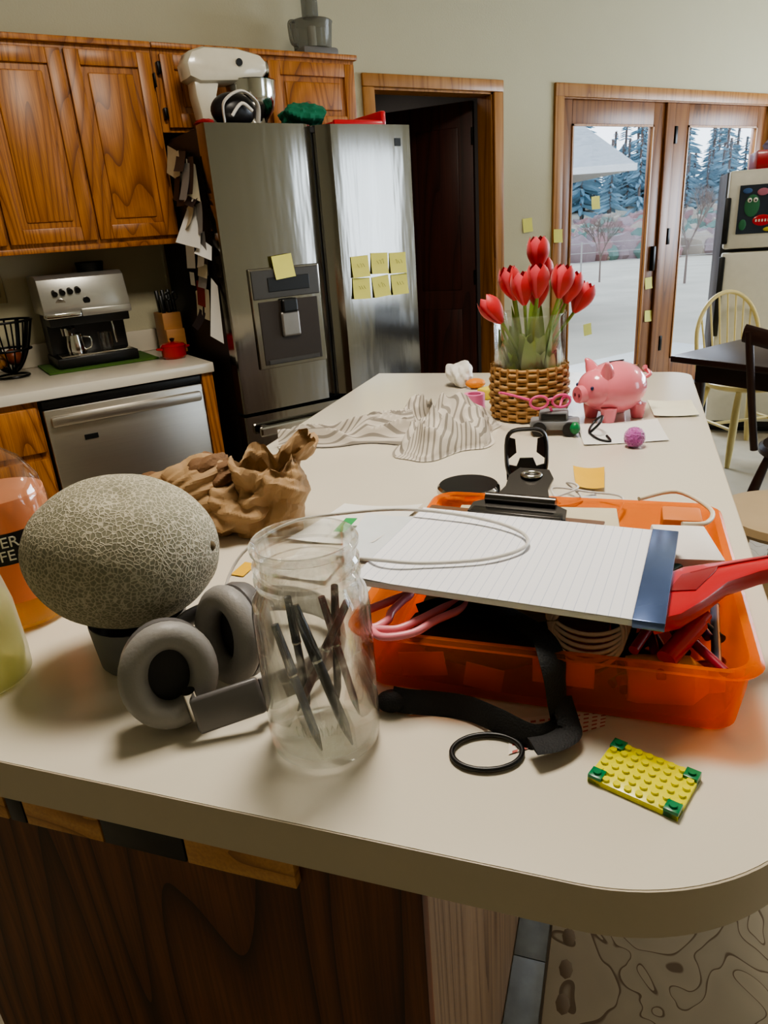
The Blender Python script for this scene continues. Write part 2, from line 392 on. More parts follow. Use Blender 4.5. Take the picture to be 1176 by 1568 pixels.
# ---------------------------------------------------------------- fridge
b=B('french_door_refrigerator','R')
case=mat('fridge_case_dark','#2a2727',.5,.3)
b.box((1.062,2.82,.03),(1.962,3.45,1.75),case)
YF=2.738
def fdoor(x0,x1,z0,z1,side):
    n=12; sl=.055
    if side=='r': xs0,xs1=x0+.004,x1-sl
    else: xs0,xs1=x0+sl,x1-.004
    face=[]
    for i in range(n+1):
        t=i/n; face.append((xs0+(xs1-xs0)*t, YF+.0025*(2*t-1)**2))
    if side=='r': prof=[(x0,YF+.075),(x0,YF+.012)]+face+[(x1-.035,YF+.014),(x1-.02,YF+.026),(x1-.006,YF+.038),(x1,YF+.05),(x1,YF+.075)]
    else: prof=[(x0,YF+.075),(x0,YF+.05),(x0+.006,YF+.038),(x0+.02,YF+.026),(x0+.035,YF+.014)]+face+[(x1,YF+.012),(x1,YF+.075)]
    b.prism(prof,z0,z1,steel,0)
fdoor(1.058,1.515,.70,1.77,'r'); fdoor(1.525,1.966,.70,1.77,'l')
b.prism([(1.058,YF+.075),(1.058,YF+.012),(1.062,YF+.003),(1.3,YF),(1.512,YF-.001),(1.72,YF),(1.962,YF+.003),(1.966,YF+.012),(1.966,YF+.075)],.07,.685,steel,0)
b.box((1.10,YF-.045,.60),(1.92,YF-.02,.645),steelp,.01); b.box((1.12,YF-.03,.605),(1.15,YF+.01,.64),steel,.004); b.box((1.87,YF-.03,.605),(1.90,YF+.01,.64),steel,.004)
b.box((1.07,2.78,0),(1.95,3.4,.07),black)
b.box((1.515,YF+.055,.70),(1.525,2.83,1.76),black)
db=mat('dispenser_grey','#4a4744',.35,.4)
b.box((1.150,YF-.010,.87),(1.462,YF+.004,1.262),steel,.004)
b.box((1.158,YF-.014,1.145),(1.454,YF-.008,1.255),db,.003)
b.box((1.225,YF-.017,1.17),(1.41,YF-.013,1.225),black,.002)
b.box((1.175,YF-.013,.885),(1.44,YF-.009,1.135),mat('dispenser_recess','#3a322c',.5,.3),.002)
b.box((1.19,YF-.017,.885),(1.425,YF-.011,.905),db,.003)
b.box((1.27,YF-.035,1.085),(1.34,YF-.012,1.14),black,.008)
b.box((1.262,YF-.028,.99),(1.345,YF-.014,1.09),mat('dispenser_paddle','#8c8782',.3,.7),.008)
b.box((1.07,2.78,1.745),(1.955,3.44,1.765),case)
b.box((1.882,YF-.001,1.69),(1.912,YF+.006,1.72),black)
b.done(14)
def note(b,c,w,m,ax='x',tilt=0,curl=.008):
    x,y,z=c
    def fn(u,v):
        k=curl*(1-v)**2+.0015
        dx=(u-.5)*w;dz=(v-.5)*w
        X=dx*math.cos(tilt)-dz*math.sin(tilt);Z=dx*math.sin(tilt)+dz*math.cos(tilt)
        return (x+X,y-k,z+Z) if ax=='x' else (x-k,y+X,z+Z)
    b.grid(fn,4,5,m)
ink=mat('ink_dark','#2a2a30',.8)
b=B('sticky_notes','R')
for i in range(3):
    for j in range(2):
        cx=1.668+i*.098+random.uniform(-.003,.003);cz=1.233-j*.092+random.uniform(-.004,.004); t=random.uniform(-.06,.06)
        note(b,(cx,YF-.001,cz),.086,postit,tilt=t)
        for k in range(3): b.tube([(cx-.02+.013*k,YF-.013,cz+.012),(cx-.014+.013*k,YF-.012,cz+.02*random.random()),(cx-.01+.013*k,YF-.013,cz-.002)],.0007,ink,4,sub=2)
note(b,(1.30,YF-.016,1.262),.088,postit,tilt=.08)
b.done()
b=B('sticky_notes','R')
for x,z,t,yy in ((3.367,1.329,.05,YW-.002),(3.617,1.25,-.05,YW-.019),(4.02,1.433,.02,YW+.036),(4.60,.866,.03,YW+.018),(4.62,.629,-.05,YW+.018),(3.987,.611,.06,YW+.036)):
    note(b,(x,yy,z),.08,postit,tilt=t)
b.done()
b=B('fridge_side_papers','R')
pm=[paper,mat('paper_beige','#c9bfa6',.8),mat('paper_grey','#8e8a88',.7),mat('magnet_dark','#30282a',.5),mat('paper_red','#8a2a22',.7)]
rr=random.Random(3)
for i in range(26):
    y=rr.uniform(2.84,3.12); z=rr.uniform(1.05,1.70); w=rr.uniform(.04,.11);h=rr.uniform(.05,.14); m=pm[rr.choice([0,0,0,1,1,2,3,3,4])]
    k=rr.uniform(.002,.02); t=rr.uniform(-.3,.3); o=rr.uniform(0,.05)
    def fn(u,v,y=y,z=z,w=w,h=h,k=k,t=t,o=o):
        a=(u-.5)*w;c=(v-.5)*h
        return (1.058-.003-k-o*(1-v)**1.5*.8,y+a*math.cos(t)-c*math.sin(t),z+a*math.sin(t)+c*math.cos(t))
    b.grid(fn,4,6,m)
for y,z,w,h,o,m in ((2.93,1.42,.12,.14,.09,0),(2.86,1.33,.10,.05,.05,0),(2.84,1.10,.06,.22,.05,0),(2.90,1.58,.09,.13,.03,1)):
    def fn(u,v,y=y,z=z,w=w,h=h,o=o): return (1.05-o*(1-v)*(.4+.6*u),y+(u-.5)*w-.03*(1-v),z+(v-.5)*h+.03*u)
    b.grid(fn,5,6,pm[m])
b.done()
# ---------------------------------------------------------------- kitchen counter items
b=B('green_mat','R'); b.box((.42,3.16,.9145),(.87,3.46,.922),mat('green_mat_cloth','#47682a',.9,var=.2,bump=.5),.003); b.done()
b=B('espresso_machine','R')
sil=mat('silver_plastic','#b9b7b1',.28,.7)
y0=3.21
b.box((.47,y0,.9225),(.80,3.46,.965),black,.006)
b.box((.475,y0+.13,.96),(.795,3.46,1.27),dgrey,.01)
b.prism([(y0-.005,1.14),(y0-.012,1.17),(y0+.02,1.275),(y0+.05,1.29),(3.45,1.29),(3.45,1.14)],.458,.80,sil,.003,X=Matrix(((0,0,1,0),(1,0,0,0),(0,1,0,0),(0,0,0,1))))
b.box((.60,y0-.022,1.125),(.80,y0+.06,1.155),sil,.005)
b.box((.475,y0+.02,1.09),(.795,y0+.13,1.14),dgrey,.004)
b.box((.46,y0-.02,1.125),(.60,y0+.05,1.145),steelp,.005)
b.lathe([(0,0),(.028,0),(.03,.03),(.02,.04),(0,.04)],(.545,y0+.06,1.05),steelp)
b.tube([(.545,y0+.03,1.08),(.545,y0-.05,1.075)],.011,black,10,sub=1)
for i,(x,z) in enumerate(((.515,1.225),(.545,1.228),(.575,1.23),(.605,1.232))): b.cyl((x,y0+.01,z),(x,y0-.012,z-.006),.011,black,16)
b.cyl((.63,y0+.02,1.19),(.63,y0-.012,1.185),.014,black,16)
b.cyl((.53,y0+.01,1.185),(.53,y0-.006,1.18),.02,steelp,20)
b.lathe([(0,0),(.05,0),(.057,.04),(.055,.045),(0,.045)],(.70,y0+.14,1.285),black)
b.box((.49,y0+.01,.965),(.78,y0+.13,.972),steelp,.001)
b.lathe([(.0,0),(.036,0),(.038,.03),(.032,.075),(.035,.08),(.033,.08),(.030,.075),(.036,.03),(.034,.003),(0,.003)],(.565,y0+.07,.973),steelp)
b.tube([(.60,y0+.06,1.04),(.625,y0+.05,1.03),(.622,y0+.05,.995),(.60,y0+.06,.985)],.004,steelp,8)
b.tube([(.72,y0+.05,1.13),(.72,y0+.03,1.08),(.725,y0+.03,1.0)],.005,steelp,8)
b.lathe([(0,0),(.03,0),(.032,.07),(.03,.07),(.028,.004),(0,.004)],(.69,y0+.08,.973),glassy('small_glass'))
b.done()
b=B('red_pot','R')
c=(.925,3.12,.915); rp=mat('red_enamel','#a8181b',.2,coat=.5)
b.lathe([(0,0),(.045,0),(.052,.01),(.053,.05),(.055,.052),(.045,.062),(.015,.07),(0,.07)],c,rp)
b.lathe([(0,0),(.006,0),(.012,.012),(.0,.016)],(c[0],c[1],c[2]+.07),black)
for s in(-1,1): b.tube([(c[0]+s*.05,c[1]-.015,c[2]+.042),(c[0]+s*.07,c[1],c[2]+.044),(c[0]+s*.05,c[1]+.015,c[2]+.042)],.005,rp,8)
b.done()
b=B('knife_block','R')
kb=mat('beech_block','#b07c48',.5,var=.2,vs=8,stretch=(1,1,8))
b.box((.945,3.27,.915),(1.03,3.40,1.09),kb,.004)
b.box((.945,3.25,.915),(1.03,3.28,1.02),kb,.004)
for i in range(3):
    for j in range(2):
        x=.962+i*.026;y=3.30+j*.05; b.box((x-.007,y-.012,1.085),(x+.007,y+.012,1.165+.02*j),black,.004,rot=(-.15,0,0))
for k in (-1,1): b.tube([(1.005+.016*k+.012*math.cos(t),3.29,1.16+.016*math.sin(t)) for t in [i*math.pi/4 for i in range(8)]],.004,black,6,closed=True,sub=2)
b.tube([(1.0,3.29,1.10),(1.0,3.29,1.14)],.006,black,6,sub=1)
b.done()
b=B('wire_fruit_basket','R')
c=(.30,3.26,.915)
for k in range(7):
    a=k*math.pi/7
    pts=[(c[0]+.115*math.cos(a)*s,c[1]+.11*math.sin(a)*s,c[2]+.02+.2*abs(s)**2.2) for s in (-1,-.7,-.35,0,.35,.7,1)]
    b.tube(pts,.006,blackm,6,flat=(.003,.009))
for z,r in((.22,.115),(.11,.09)): b.tube([(c[0]+r*math.cos(t),c[1]+r*.95*math.sin(t),c[2]+z) for t in [i*math.pi/8 for i in range(16)]],.005,blackm,6,closed=True,sub=2)
b.tube([(c[0]+.06*math.cos(t),c[1]+.06*math.sin(t),c[2]+.006) for t in [i*math.pi/8 for i in range(16)]],.005,blackm,6,closed=True,sub=2)
for s in((.02,.04,'#7b3b16'),(-.04,-.02,'#8a5a1c')): b.ell((c[0]+s[0],c[1]+s[1],c[2]+.075),(.035,.035,.033),mat('fruit'+s[2],s[2],.4),24,rings=14)
b.done()
b=B('wall_outlet','R')
op=mat('outlet_beige','#a3966f',.4)
b.box((.30,YW-.008,1.19),(.37,YW-.0005,1.30),op,.003)
for z in (1.215,1.255): b.box((.318,YW-.011,z),(.352,YW-.007,z+.026),mat('outlet_face','#8c8060',.4),.003)
b.done()
# ---------------------------------------------------------------- on top of fridge
b=B('stand_mixer','R')
wm=mat('mixer_white','#cfc8b6',.2,coat=.4)
zt=1.7665
XZ=Matrix(((1,0,0,0),(0,0,1,0),(0,1,0,0),(0,0,0,1)))
b.box((1.15,2.95,zt),(1.45,3.09,zt+.035),wm,.015,seg=3)
b.prism([(1.155,zt+.02),(1.255,zt+.02),(1.235,zt+.07),(1.225,zt+.13),(1.25,zt+.20),(1.14,zt+.20),(1.14,zt+.13),(1.15,zt+.07)],2.975,3.065,wm,.012,X=XZ)
b.prism([(1.115,zt+.185),(1.11,zt+.235),(1.135,zt+.275),(1.19,zt+.292),(1.33,zt+.292),(1.42,zt+.275),(1.445,zt+.25),(1.445,zt+.215),(1.42,zt+.19),(1.33,zt+.175),(1.16,zt+.168)],2.95,3.085,wm,.028,X=XZ)
b.lathe([(0,0),(.03,0),(.03,.06),(.012,.07),(.012,.1),(0,.1)],(1.39,3.01,zt+.10),steelp)
b.cyl((1.44,3.015,zt+.232),(1.462,3.015,zt+.232),.03,steelp)
b.cyl((1.32,2.955,zt+.24),(1.32,2.942,zt+.24),.013,black)
b.lathe([(0,.0),(.05,0),(.055,.015),(.085,.05),(.097,.10),(.10,.15),(.102,.152),(.098,.15),(.093,.1),(.08,.052),(0,.01)],(1.39,3.02,zt+.036),steelp,40)
b.done(40)
b=B('black_white_helmet','R')
hw=mat('helmet_white','#cfcac2',.35); hk=mat('helmet_black','#131013',.4)
b.ell((1.235,2.865,zt+.062),(.088,.062,.062),hk,24,rings=14)
b.tube([(1.18,2.83,zt+.02),(1.175,2.80,zt+.08),(1.24,2.785,zt+.115),(1.31,2.81,zt+.08),(1.32,2.84,zt+.02)],.012,hw,8,flat=(.012,.005))
b.tube([(1.20,2.80,zt+.035),(1.24,2.79,zt+.075),(1.28,2.79,zt+.05)],.006,hw,8)
b.done()
b=B('red_cloth','R'); b.ell((1.10,2.83,zt+.014),(.035,.05,.013),mat('red_cloth','#8c1a1c',.9),20,fn=lambda d:1+.2*noise.noise(d*4)); b.done()
b=B('green_cloth','R'); b.ell((1.545,2.90,zt+.048),(.095,.09,.045),mat('green_fabric','#17654a',.9),48,rings=30,fn=lambda d:1+.7*crump(d,4,1.6)); b.done(20)
b=B('red_serving_tray','R')
b.box((1.66,2.86,zt+.002),(1.91,3.1,zt+.014),red,.004); b.box((1.66,2.84,zt+.002),(1.91,2.86,zt+.035),red,.006); b.box((1.89,2.84,zt+.004),(1.915,3.1,zt+.07),red,.006); b.box((1.66,2.86,zt+.014),(1.68,3.1,zt+.03),red,.006)
b.done()
b=B('food_processor','R')
cl=plasticy('smoke_plastic','#9a9a94','#d0d0cc',.28,.15)
c=(1.86,3.32,2.107)
b.box((1.77,3.24,2.107),(1.95,3.41,2.15),grey,.012)
b.lathe([(0,0),(.085,0),(.095,.10),(.098,.105),(.09,.11),(.03,.125),(0,.125)],(c[0],c[1],2.15),cl,32)
b.box((1.83,3.29,2.27),(1.89,3.35,2.47),cl,.01)
b.tube([(1.765,3.30,2.25),(1.74,3.30,2.24),(1.745,3.30,2.17),(1.77,3.30,2.16)],.008,cl,8)
b.lathe([(0,0),(.02,0),(.02,.09),(0,.09)],(c[0],c[1],2.15),white,16)
b.done()
# ---------------------------------------------------------------- dining area
dk=mat('dark_stained_wood','#2e1a14',.35,var=.25,vs=12)
b=B('dining_table','R')
b.box((2.85,.55,.72),(3.85,2.03,.75),dk,.006); b.box((2.93,.63,.63),(3.77,1.95,.72),dk)
for x in(2.94,3.76):
    for y in (.64,1.94):
        b.lathe([(0,0),(.02,0),(.024,.05),(.018,.08),(.03,.16),(.036,.3),(.028,.42),(.02,.46),(.034,.49),(.034,.63),(0,.63)],(x,y,0),dk,20)
b.done()
def windsor(name,cx,cy,ang,m,top,seatz=.44,w=.22,crest=False):
    b=B(name,'R'); b.M=Matrix.Translation((cx,cy,0))@Matrix.Rotation(ang,4,'Z')
    b.lathe([(0,0),(.9,0),(1.,.012),(1.,.03),(.93,.042),(.5,.034),(0,.032)],(0,0,seatz-.035),m,36,sx=w,sy=w*.98)
    for sx in(-1,1):
        for sy in(-1,1):
            b.tube([(sx*w*.6,sy*w*.6,seatz-.02),(sx*w*.78,sy*w*.78,seatz*.5),(sx*w*.95,sy*w*.95,.0)],lambda t:.013+.008*math.sin(t*math.pi),m,10)
        b.tube([(sx*w*.78,-w*.78,.2),(sx*w*.78,w*.78,.2)],.009,m,8,sub=1)
    b.tube([(-w*.78,0,.2),(w*.78,0,.2)],.009,m,8,sub=1)
    yb=w*.8; tl=.07
    if not crest:
        arc=[(-w*.85,yb,seatz)]+[(-w*.9*math.cos(t),yb+tl*(.4+.6*math.sin(t)),seatz+(top-seatz)*(.45+.55*math.sin(t))) for t in [math.pi*i/8 for i in range(9)]]+[(w*.85,yb,seatz)]
        b.tube(arc,.012,m,10)
        for i in range(7):
            x=(-.72+.24*i)*w; zt=seatz+(top-seatz)*(.45+.55*math.sqrt(max(0,1-(x/(w*.9))**2)))
            b.tube([(x*.8,yb,seatz),(x,yb+tl,zt)],.0055,m,8,sub=1)
    else:
        for sx in(-1,1): b.tube([(sx*w*.8,yb,seatz),(sx*w*.92,yb+.03,seatz+(top-seatz)*.5),(sx*w*1.0,yb+tl,top)],.015,m,10)
        b.tube([(-w*1.1,yb+tl-.01,top-.01),(-w*.5,yb+tl+.01,top-.03),(0,yb+tl+.02,top-.035),(w*.5,yb+tl+.01,top-.03),(w*1.1,yb+tl-.01,top-.01)],.02,m,10,flat=(.035,.011),up=(0,0,1))
        for i in range(5):
            x=(-.6+.3*i)*w; b.tube([(x*.85,yb,seatz),(x,yb+tl,top-.04)],.007,m,8,sub=1)
    return b.done()
windsor('windsor_chair',3.88,2.26,-.4,mat('cream_painted_wood','#d3c286',.4),.90)
windsor('dining_chair',2.92,1.36,math.radians(95),dk,.92,crest=True)
b=B('bar_stool','W')
pw=mat('pale_wood_seat','#b39b78',.45,var=.12,vs=10)
c=(1.08,1.72,0)
b.lathe([(0,.57),(.16,.57),(.175,.585),(.172,.605),(.12,.61),(0,.60)],c,pw,40)
for k in range(4):
    a=math.pi/4+k*math.pi/2; b.tube([(c[0]+.10*math.cos(a),c[1]+.10*math.sin(a),.575),(c[0]+.17*math.cos(a),c[1]+.17*math.sin(a),.0125)],.016,pw,10,sub=1)
b.tube([(c[0]+.145*math.cos(t),c[1]+.145*math.sin(t),.22) for t in [i*math.pi/6 for i in range(12)]],.009,pw,8,closed=True,sub=2)
b.done()
FM=Matrix.Translation((2.10,4.42,0))@Matrix.Rotation(math.radians(-21),4,'Z')
fw=mat('fridge_white','#ddd9ca',.35)
b=B('white_refrigerator','W'); b.M=FM
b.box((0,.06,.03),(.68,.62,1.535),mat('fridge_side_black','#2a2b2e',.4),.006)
b.box((.01,0,.08),(.68,.06,1.10),fw,.012)
b.box((.01,0,1.12),(.68,.06,1.54),fw,.012)
b.box((-.005,-.035,1.15),(.028,.0,1.40),black,.006); b.box((-.005,-.035,.62),(.028,.0,1.08),black,.006)
b.box((.03,.08,0),(.65,.6,.03),black)
b.done()
b=B('child_painting','W'); b.M=FM
b.box((.07,-.006,1.20),(.42,-.001,1.46),mat('painting_dark','#1c2733',.6,var=.5,vs=14))
pgn=mat('painting_green','#2b6a45',.6); ppu=mat('painting_purple','#6a4a78',.6); ppk=mat('painting_pink','#b06a7a',.6); pbl=mat('painting_blue','#3a5c8c',.6); pyl=mat('painting_yellow','#b8a83c',.6)
for (x,z,rx,rz,m) in ((.14,1.35,.04,.06,pgn),(.26,1.36,.035,.06,ppu),(.36,1.37,.04,.05,pbl),(.20,1.27,.05,.03,red),(.10,1.25,.02,.03,pgn),(.31,1.26,.045,.03,ppk),(.38,1.28,.02,.035,pyl),(.19,1.42,.03,.02,ppk),(.11,1.43,.025,.015,pbl),(.33,1.44,.03,.012,pgn),(.24,1.22,.03,.012,pyl)):
    b.ell((x,-.008,z),(rx,.003,rz),m,14,rings=8)
for x in(.125,.155,.25,.28,.345,.375): 
    b.ell((x,-.012,1.38),(.012,.003,.013),white,10,rings=6); b.ell((x+.002,-.0155,1.378),(.005,.001,.006),black,8,rings=5)
for k in range(5): b.box((.165+k*.016,-.013,1.262),(.173+k*.016,-.010,1.276),white)
b.done()
b=B('red_storage_basket','W'); b.M=FM
b.box((.15,.1,1.541),(.55,.5,1.56),red,.003)
for q in (((.15,.1),(.165,.5)),((.535,.1),(.55,.5)),((.15,.1),(.55,.115)),((.15,.485),(.55,.5))): b.box((q[0][0],q[0][1],1.545),(q[1][0],q[1][1],1.64),red,.003)
b.ell((.35,.3,1.66),(.15,.12,.08),mat('basket_cloth','#8f8aa8',.9),20,fn=lambda d:1+.2*noise.noise(d*3))
b.done()
# ---------------------------------------------------------------- outside
field=mat('dry_grass_field','#b5a994',.95,var=.25,vs=.8)
b=B('ground_outside','W')
def gz(x,y):
    d=max(0,y-26); return min(-.6+.0030*d*d*(.6+.4*noise.noise(Vector((x*.03,y*.03,1))))+.15*noise.noise(Vector((x*.1,y*.1,0))),14)
def gf(u,v):
    x=-40+160*u;y=6.2+66*v**1.5; return (x,y,gz(x,y))
b.grid(gf,60,50,field); b.done()
b=B('hillside_brush','W')
hms=[mat('brush_brown','#857270',.95,var=.4,vs=.9),mat('brush_tan','#978a7a',.95,var=.4,vs=.9),mat('brush_green','#5f7468',.95,var=.4,vs=.9),mat('brush_red','#8a6864',.95,var=.4,vs=.9)]
for i in range(1100):
    y=random.uniform(31,48);x=y*random.uniform(.18,.75); r=random.uniform(.25,.7)
    b.ell((x,y,gz(x,y)+r*.4),(r,r,r*1.1),hms[i%4],8,rings=6,fn=lambda q:1+.5*noise.noise(q*3+Vector((x,y,0))))
b.done()
b=B('pine_trees','W')
tm=[mat('hazy_needles_a','#5f7d88',.95,var=.35,vs=2),mat('hazy_needles_b','#7896a2',.95,var=.35,vs=2),mat('bark','#6b5c54',.9)]  # bluish distance haze is mixed into the needle colours
for i in range(100):
    y=random.uniform(50,64);x=y*random.uniform(.14,.8); h=random.uniform(3.2,7.6)*(1.15 if random.random()<.25 else 1); z=gz(x,y)
    b.cyl((x,y,z-.5),(x,y,z+h*.97),.09,tm[2],5)
    for k in range(90):
        t=random.random()**.8; zz=z+h*(.06+.92*t); L=h*.23*(1-t)+.15; a=random.uniform(0,6.28)
        p=Vector((x,y,zz)); q=p+Vector((math.cos(a)*L,math.sin(a)*L,-.3*L))
        b.tube([p,(p+q)/2,q],lambda s,L=L:max(.02,.12*L*math.sin(math.pi*min(1,.15+.8*s))),tm[(i+k)%2],4,sub=1)
b.done()
b=B('bare_tree','W')
br=mat('bare_bark','#7a6a60',.9)
def branch(p,d,L,r,n):
    q=p+d*L; b.tube([p,q],lambda t:r*(1-.4*t),br,5,sub=1)
    if n==0: return
    for k in range(4):
        nd=(d+Vector((random.uniform(-.7,.7),random.uniform(-.7,.7),random.uniform(-.1,.5)))).normalized(); branch(p+d*L*random.uniform(.5,1),nd,L*.68,r*.6,n-1)
for bx,by,s in((8.6,20,1),(6.9,22,.8),(14.5,24,.9)): branch(Vector((bx,by,-.6)),Vector((0,0,1)),1.1*s,.035*s,4)
b.done()
b=B('neighbour_house','W')
sid=mat('house_siding','#a89c94',.8); roof=mat('shingle_roof','#9f9d98',.85,var=.3,vs=8)
b.box((-3,12.8,-.6),(3.35,18,1.95),sid)
b.prism([(12.0,1.93),(12.0,2.02),(15.3,3.0),(18.6,2.02),(18.6,1.93)],-3.5,4.25,roof,X=Matrix(((0,0,1,0),(1,0,0,0),(0,1,0,0),(0,0,0,1))))
b.box((-3.5,11.93,1.92),(4.25,12.02,2.02),mat('fascia_white','#c9c9c9',.6))
b.box((3.2,12.5,-.6),(3.34,12.64,1.95),mat('post_wood','#9a6a60',.6))
b.done()
b=B('wire_fence','W')
fm=mat('fence_metal','#9f9a92',.6)
for i in range(26): b.cyl((0+i*2.4,25,-.6),(0+i*2.4,25,.45),.028,fm,6)
for z in(-.2,.1,.4): b.cyl((0,25,z),(60,25,z),.012,fm,6)
b.done()
b=B('patio_slab','R'); b.box((3.0,YW+.13,-.5),(7.5,5.3,-.12),mat('patio_concrete','#b5b0a6',.9)); b.done()
# ---------------------------------------------------------------- ISLAND (island frame: x=long, y=left)
A0,A1,B0,B1=.406,2.3125,-.186,.806
def arc(cx,cy,r,a0,a1,n=12): return [(cx+r*math.cos(a0+(a1-a0)*i/n),cy+r*math.sin(a0+(a1-a0)*i/n)) for i in range(n+1)]
rc=.20; rf=.06
outline=arc(A0+rc,B0+rc,rc,-math.pi/2-0,-math.pi,24)[::-1]+arc(A1-rf,B0+rf,rf,-math.pi/2,0,8)+[(A1,B1),(A0,B1)]
b=B('kitchen_island','I')
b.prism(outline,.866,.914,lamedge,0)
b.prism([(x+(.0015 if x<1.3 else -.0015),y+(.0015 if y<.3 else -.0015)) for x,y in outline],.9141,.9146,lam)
b.box((.46,.15,0),(2.27,.78,.866),islandside)
b.box((.445,.149,0),(.461,.79,.866),islandply)
for y0,y1,m in ((.79,.625,blockwood),(.622,.60,black),(.598,.497,blockwood),(.495,.395,black),(.393,.272,blockwood)):
    b.box((.435,min(y0,y1),.797),(.446,max(y0,y1),.864),m,.001)
b.done()
def rugmat():
    m,nt,o=newmat('rug_pattern'); p=N(nt,'ShaderNodeBsdfPrincipled'); nt.links.new(p.outputs[0],o.inputs[0]); p.inputs['Roughness'].default_value=.95
    tc=N(nt,'ShaderNodeTexCoord'); nz=N(nt,'ShaderNodeTexNoise'); nz.inputs['Scale'].default_value=6; nz.inputs['Detail'].default_value=1.0; nz.inputs['Distortion'].default_value=1.4
    nt.links.new(tc.outputs['Object'],nz.inputs[0])
    mu=N(nt,'ShaderNodeMath',operation='MULTIPLY'); mu.inputs[1].default_value=5; nt.links.new(nz.outputs[0],mu.inputs[0])
    fr=N(nt,'ShaderNodeMath',operation='FRACT'); nt.links.new(mu.outputs[0],fr.inputs[0])
    r=ramp(nt,[(0,'#7d6d5c'),(.07,'#7d6d5c'),(.12,'#b0a592'),(1,'#b7ac98')]); nt.links.new(fr.outputs[0],r.inputs[0])
    nt.links.new(r.outputs[0],p.inputs['Base Color']); return m
b=B('area_rug','I')
b.box((.30,-1.3,.001),(3.2,.08,.012),rugmat(),.003)
bm_=mat('rug_border_brown','#75634f',.95)
for i in range(40): b.ell((.36+i*.07,.045,.0118),(.022,.014,.002),bm_,8,rings=4)
b.done()
b=B('floor_tiles','I')
til=mat('grey_blue_tile','#8f959a',.35,var=.35,vs=25)
for i in range(16): b.box((-.2+i*.2,.085,.0005),(-.002+i*.2,.148,.004),til,.001)
b.done()
# ================================================================= COUNTER OBJECTS (survey frame)
T=.9148
jg=glassy('jar_glass',tint=(.985,.99,.985,1),edge=.40,base=.03,rough=.02,power=2.8,refr=.8)
b=B('mason_jar')
jc=(-.073,.575,T)
prof=[(0,.004),(.03,.003),(.044,.0),(.050,.006),(.052,.02),(.052,.145),(.050,.158),(.0445,.168),(.043,.174),(.0465,.176),(.0465,.180),(.044,.183),(.0462,.188),(.0462,.191),(.0438,.195),(.0438,.203),(.0465,.205),(.0468,.209),(.0445,.212),
(.0415,.209),(.040,.203),(.0405,.175),(.042,.168),(.0465,.157),(.0485,.145),(.0485,.02),(.046,.012),(.03,.009),(0,.010)]
prof=[(r*1.045,z*1.03) for r,z in prof]
b.lathe(prof,jc,jg,64)
for k in range(9):
    a=-math.pi/2+.10*(k-4); R_=.0548; b.tube([(jc[0]+R_*math.cos(a),jc[1]+R_*math.sin(a),T+.045),(jc[0]+R_*math.cos(a+.03),jc[1]+R_*math.sin(a+.03),T+.055),(jc[0]+R_*math.cos(a+.06),jc[1]+R_*math.sin(a+.06),T+.045)],.0008,jg,4,sub=2)
b.done(30)
pens=[((-.046,.545,T+.013),(-.090,.585,T+.145),'#14161c',.0050),((-.103,.603,T+.013),(-.040,.575,T+.150),'#4a1119',.0042),((-.075,.540,T+.013),(-.108,.570,T+.135),'#23364c',.0042),((-.062,.612,T+.013),(-.052,.600,T+.155),'#241416',.0040),((-.092,.612,T+.013),(-.098,.602,T+.145),'#1a1c22',.0040),((-.040,.590,T+.013),(-.066,.604,T+.142),'#5a1a24',.0038)]
b=B('pens_in_jar')
for i,(p,q,c,r) in enumerate(pens):
    m=mat('pen_'+c,c,.3); p=Vector(p);q=Vector(q);d=(q-p)
    b.cyl(p+d*.14,p+d*.62,r,m,14); b.cyl(p+d*.14,p,r,mat('pen_tip','#2a2a2e',.3),12,r2=.001); b.cyl(p+d*.62,q,r*1.15,mat('pen_cap_'+c,c,.22),14,r2=r*.9); b.cyl(p+d*.60,p+d*.615,r*1.2,steelp,12)
    s_=Vector((.3,-.95,0)).normalized()*(r+.0018); b.tube([p+d*.68+s_,p+d*.97+s_],.0009,m,6,sub=1)
b.done()
b=B('grey_cup')
cup=mat('cup_grey','#6d6c6a',.55)
cc=(-.305,.755,T)
b.lathe([(0,0),(.050,0),(.052,.003),(.057,.055),(.0565,.058),(.0535,.056),(.049,.006),(0,.005)],cc,cup,40)
b.done()
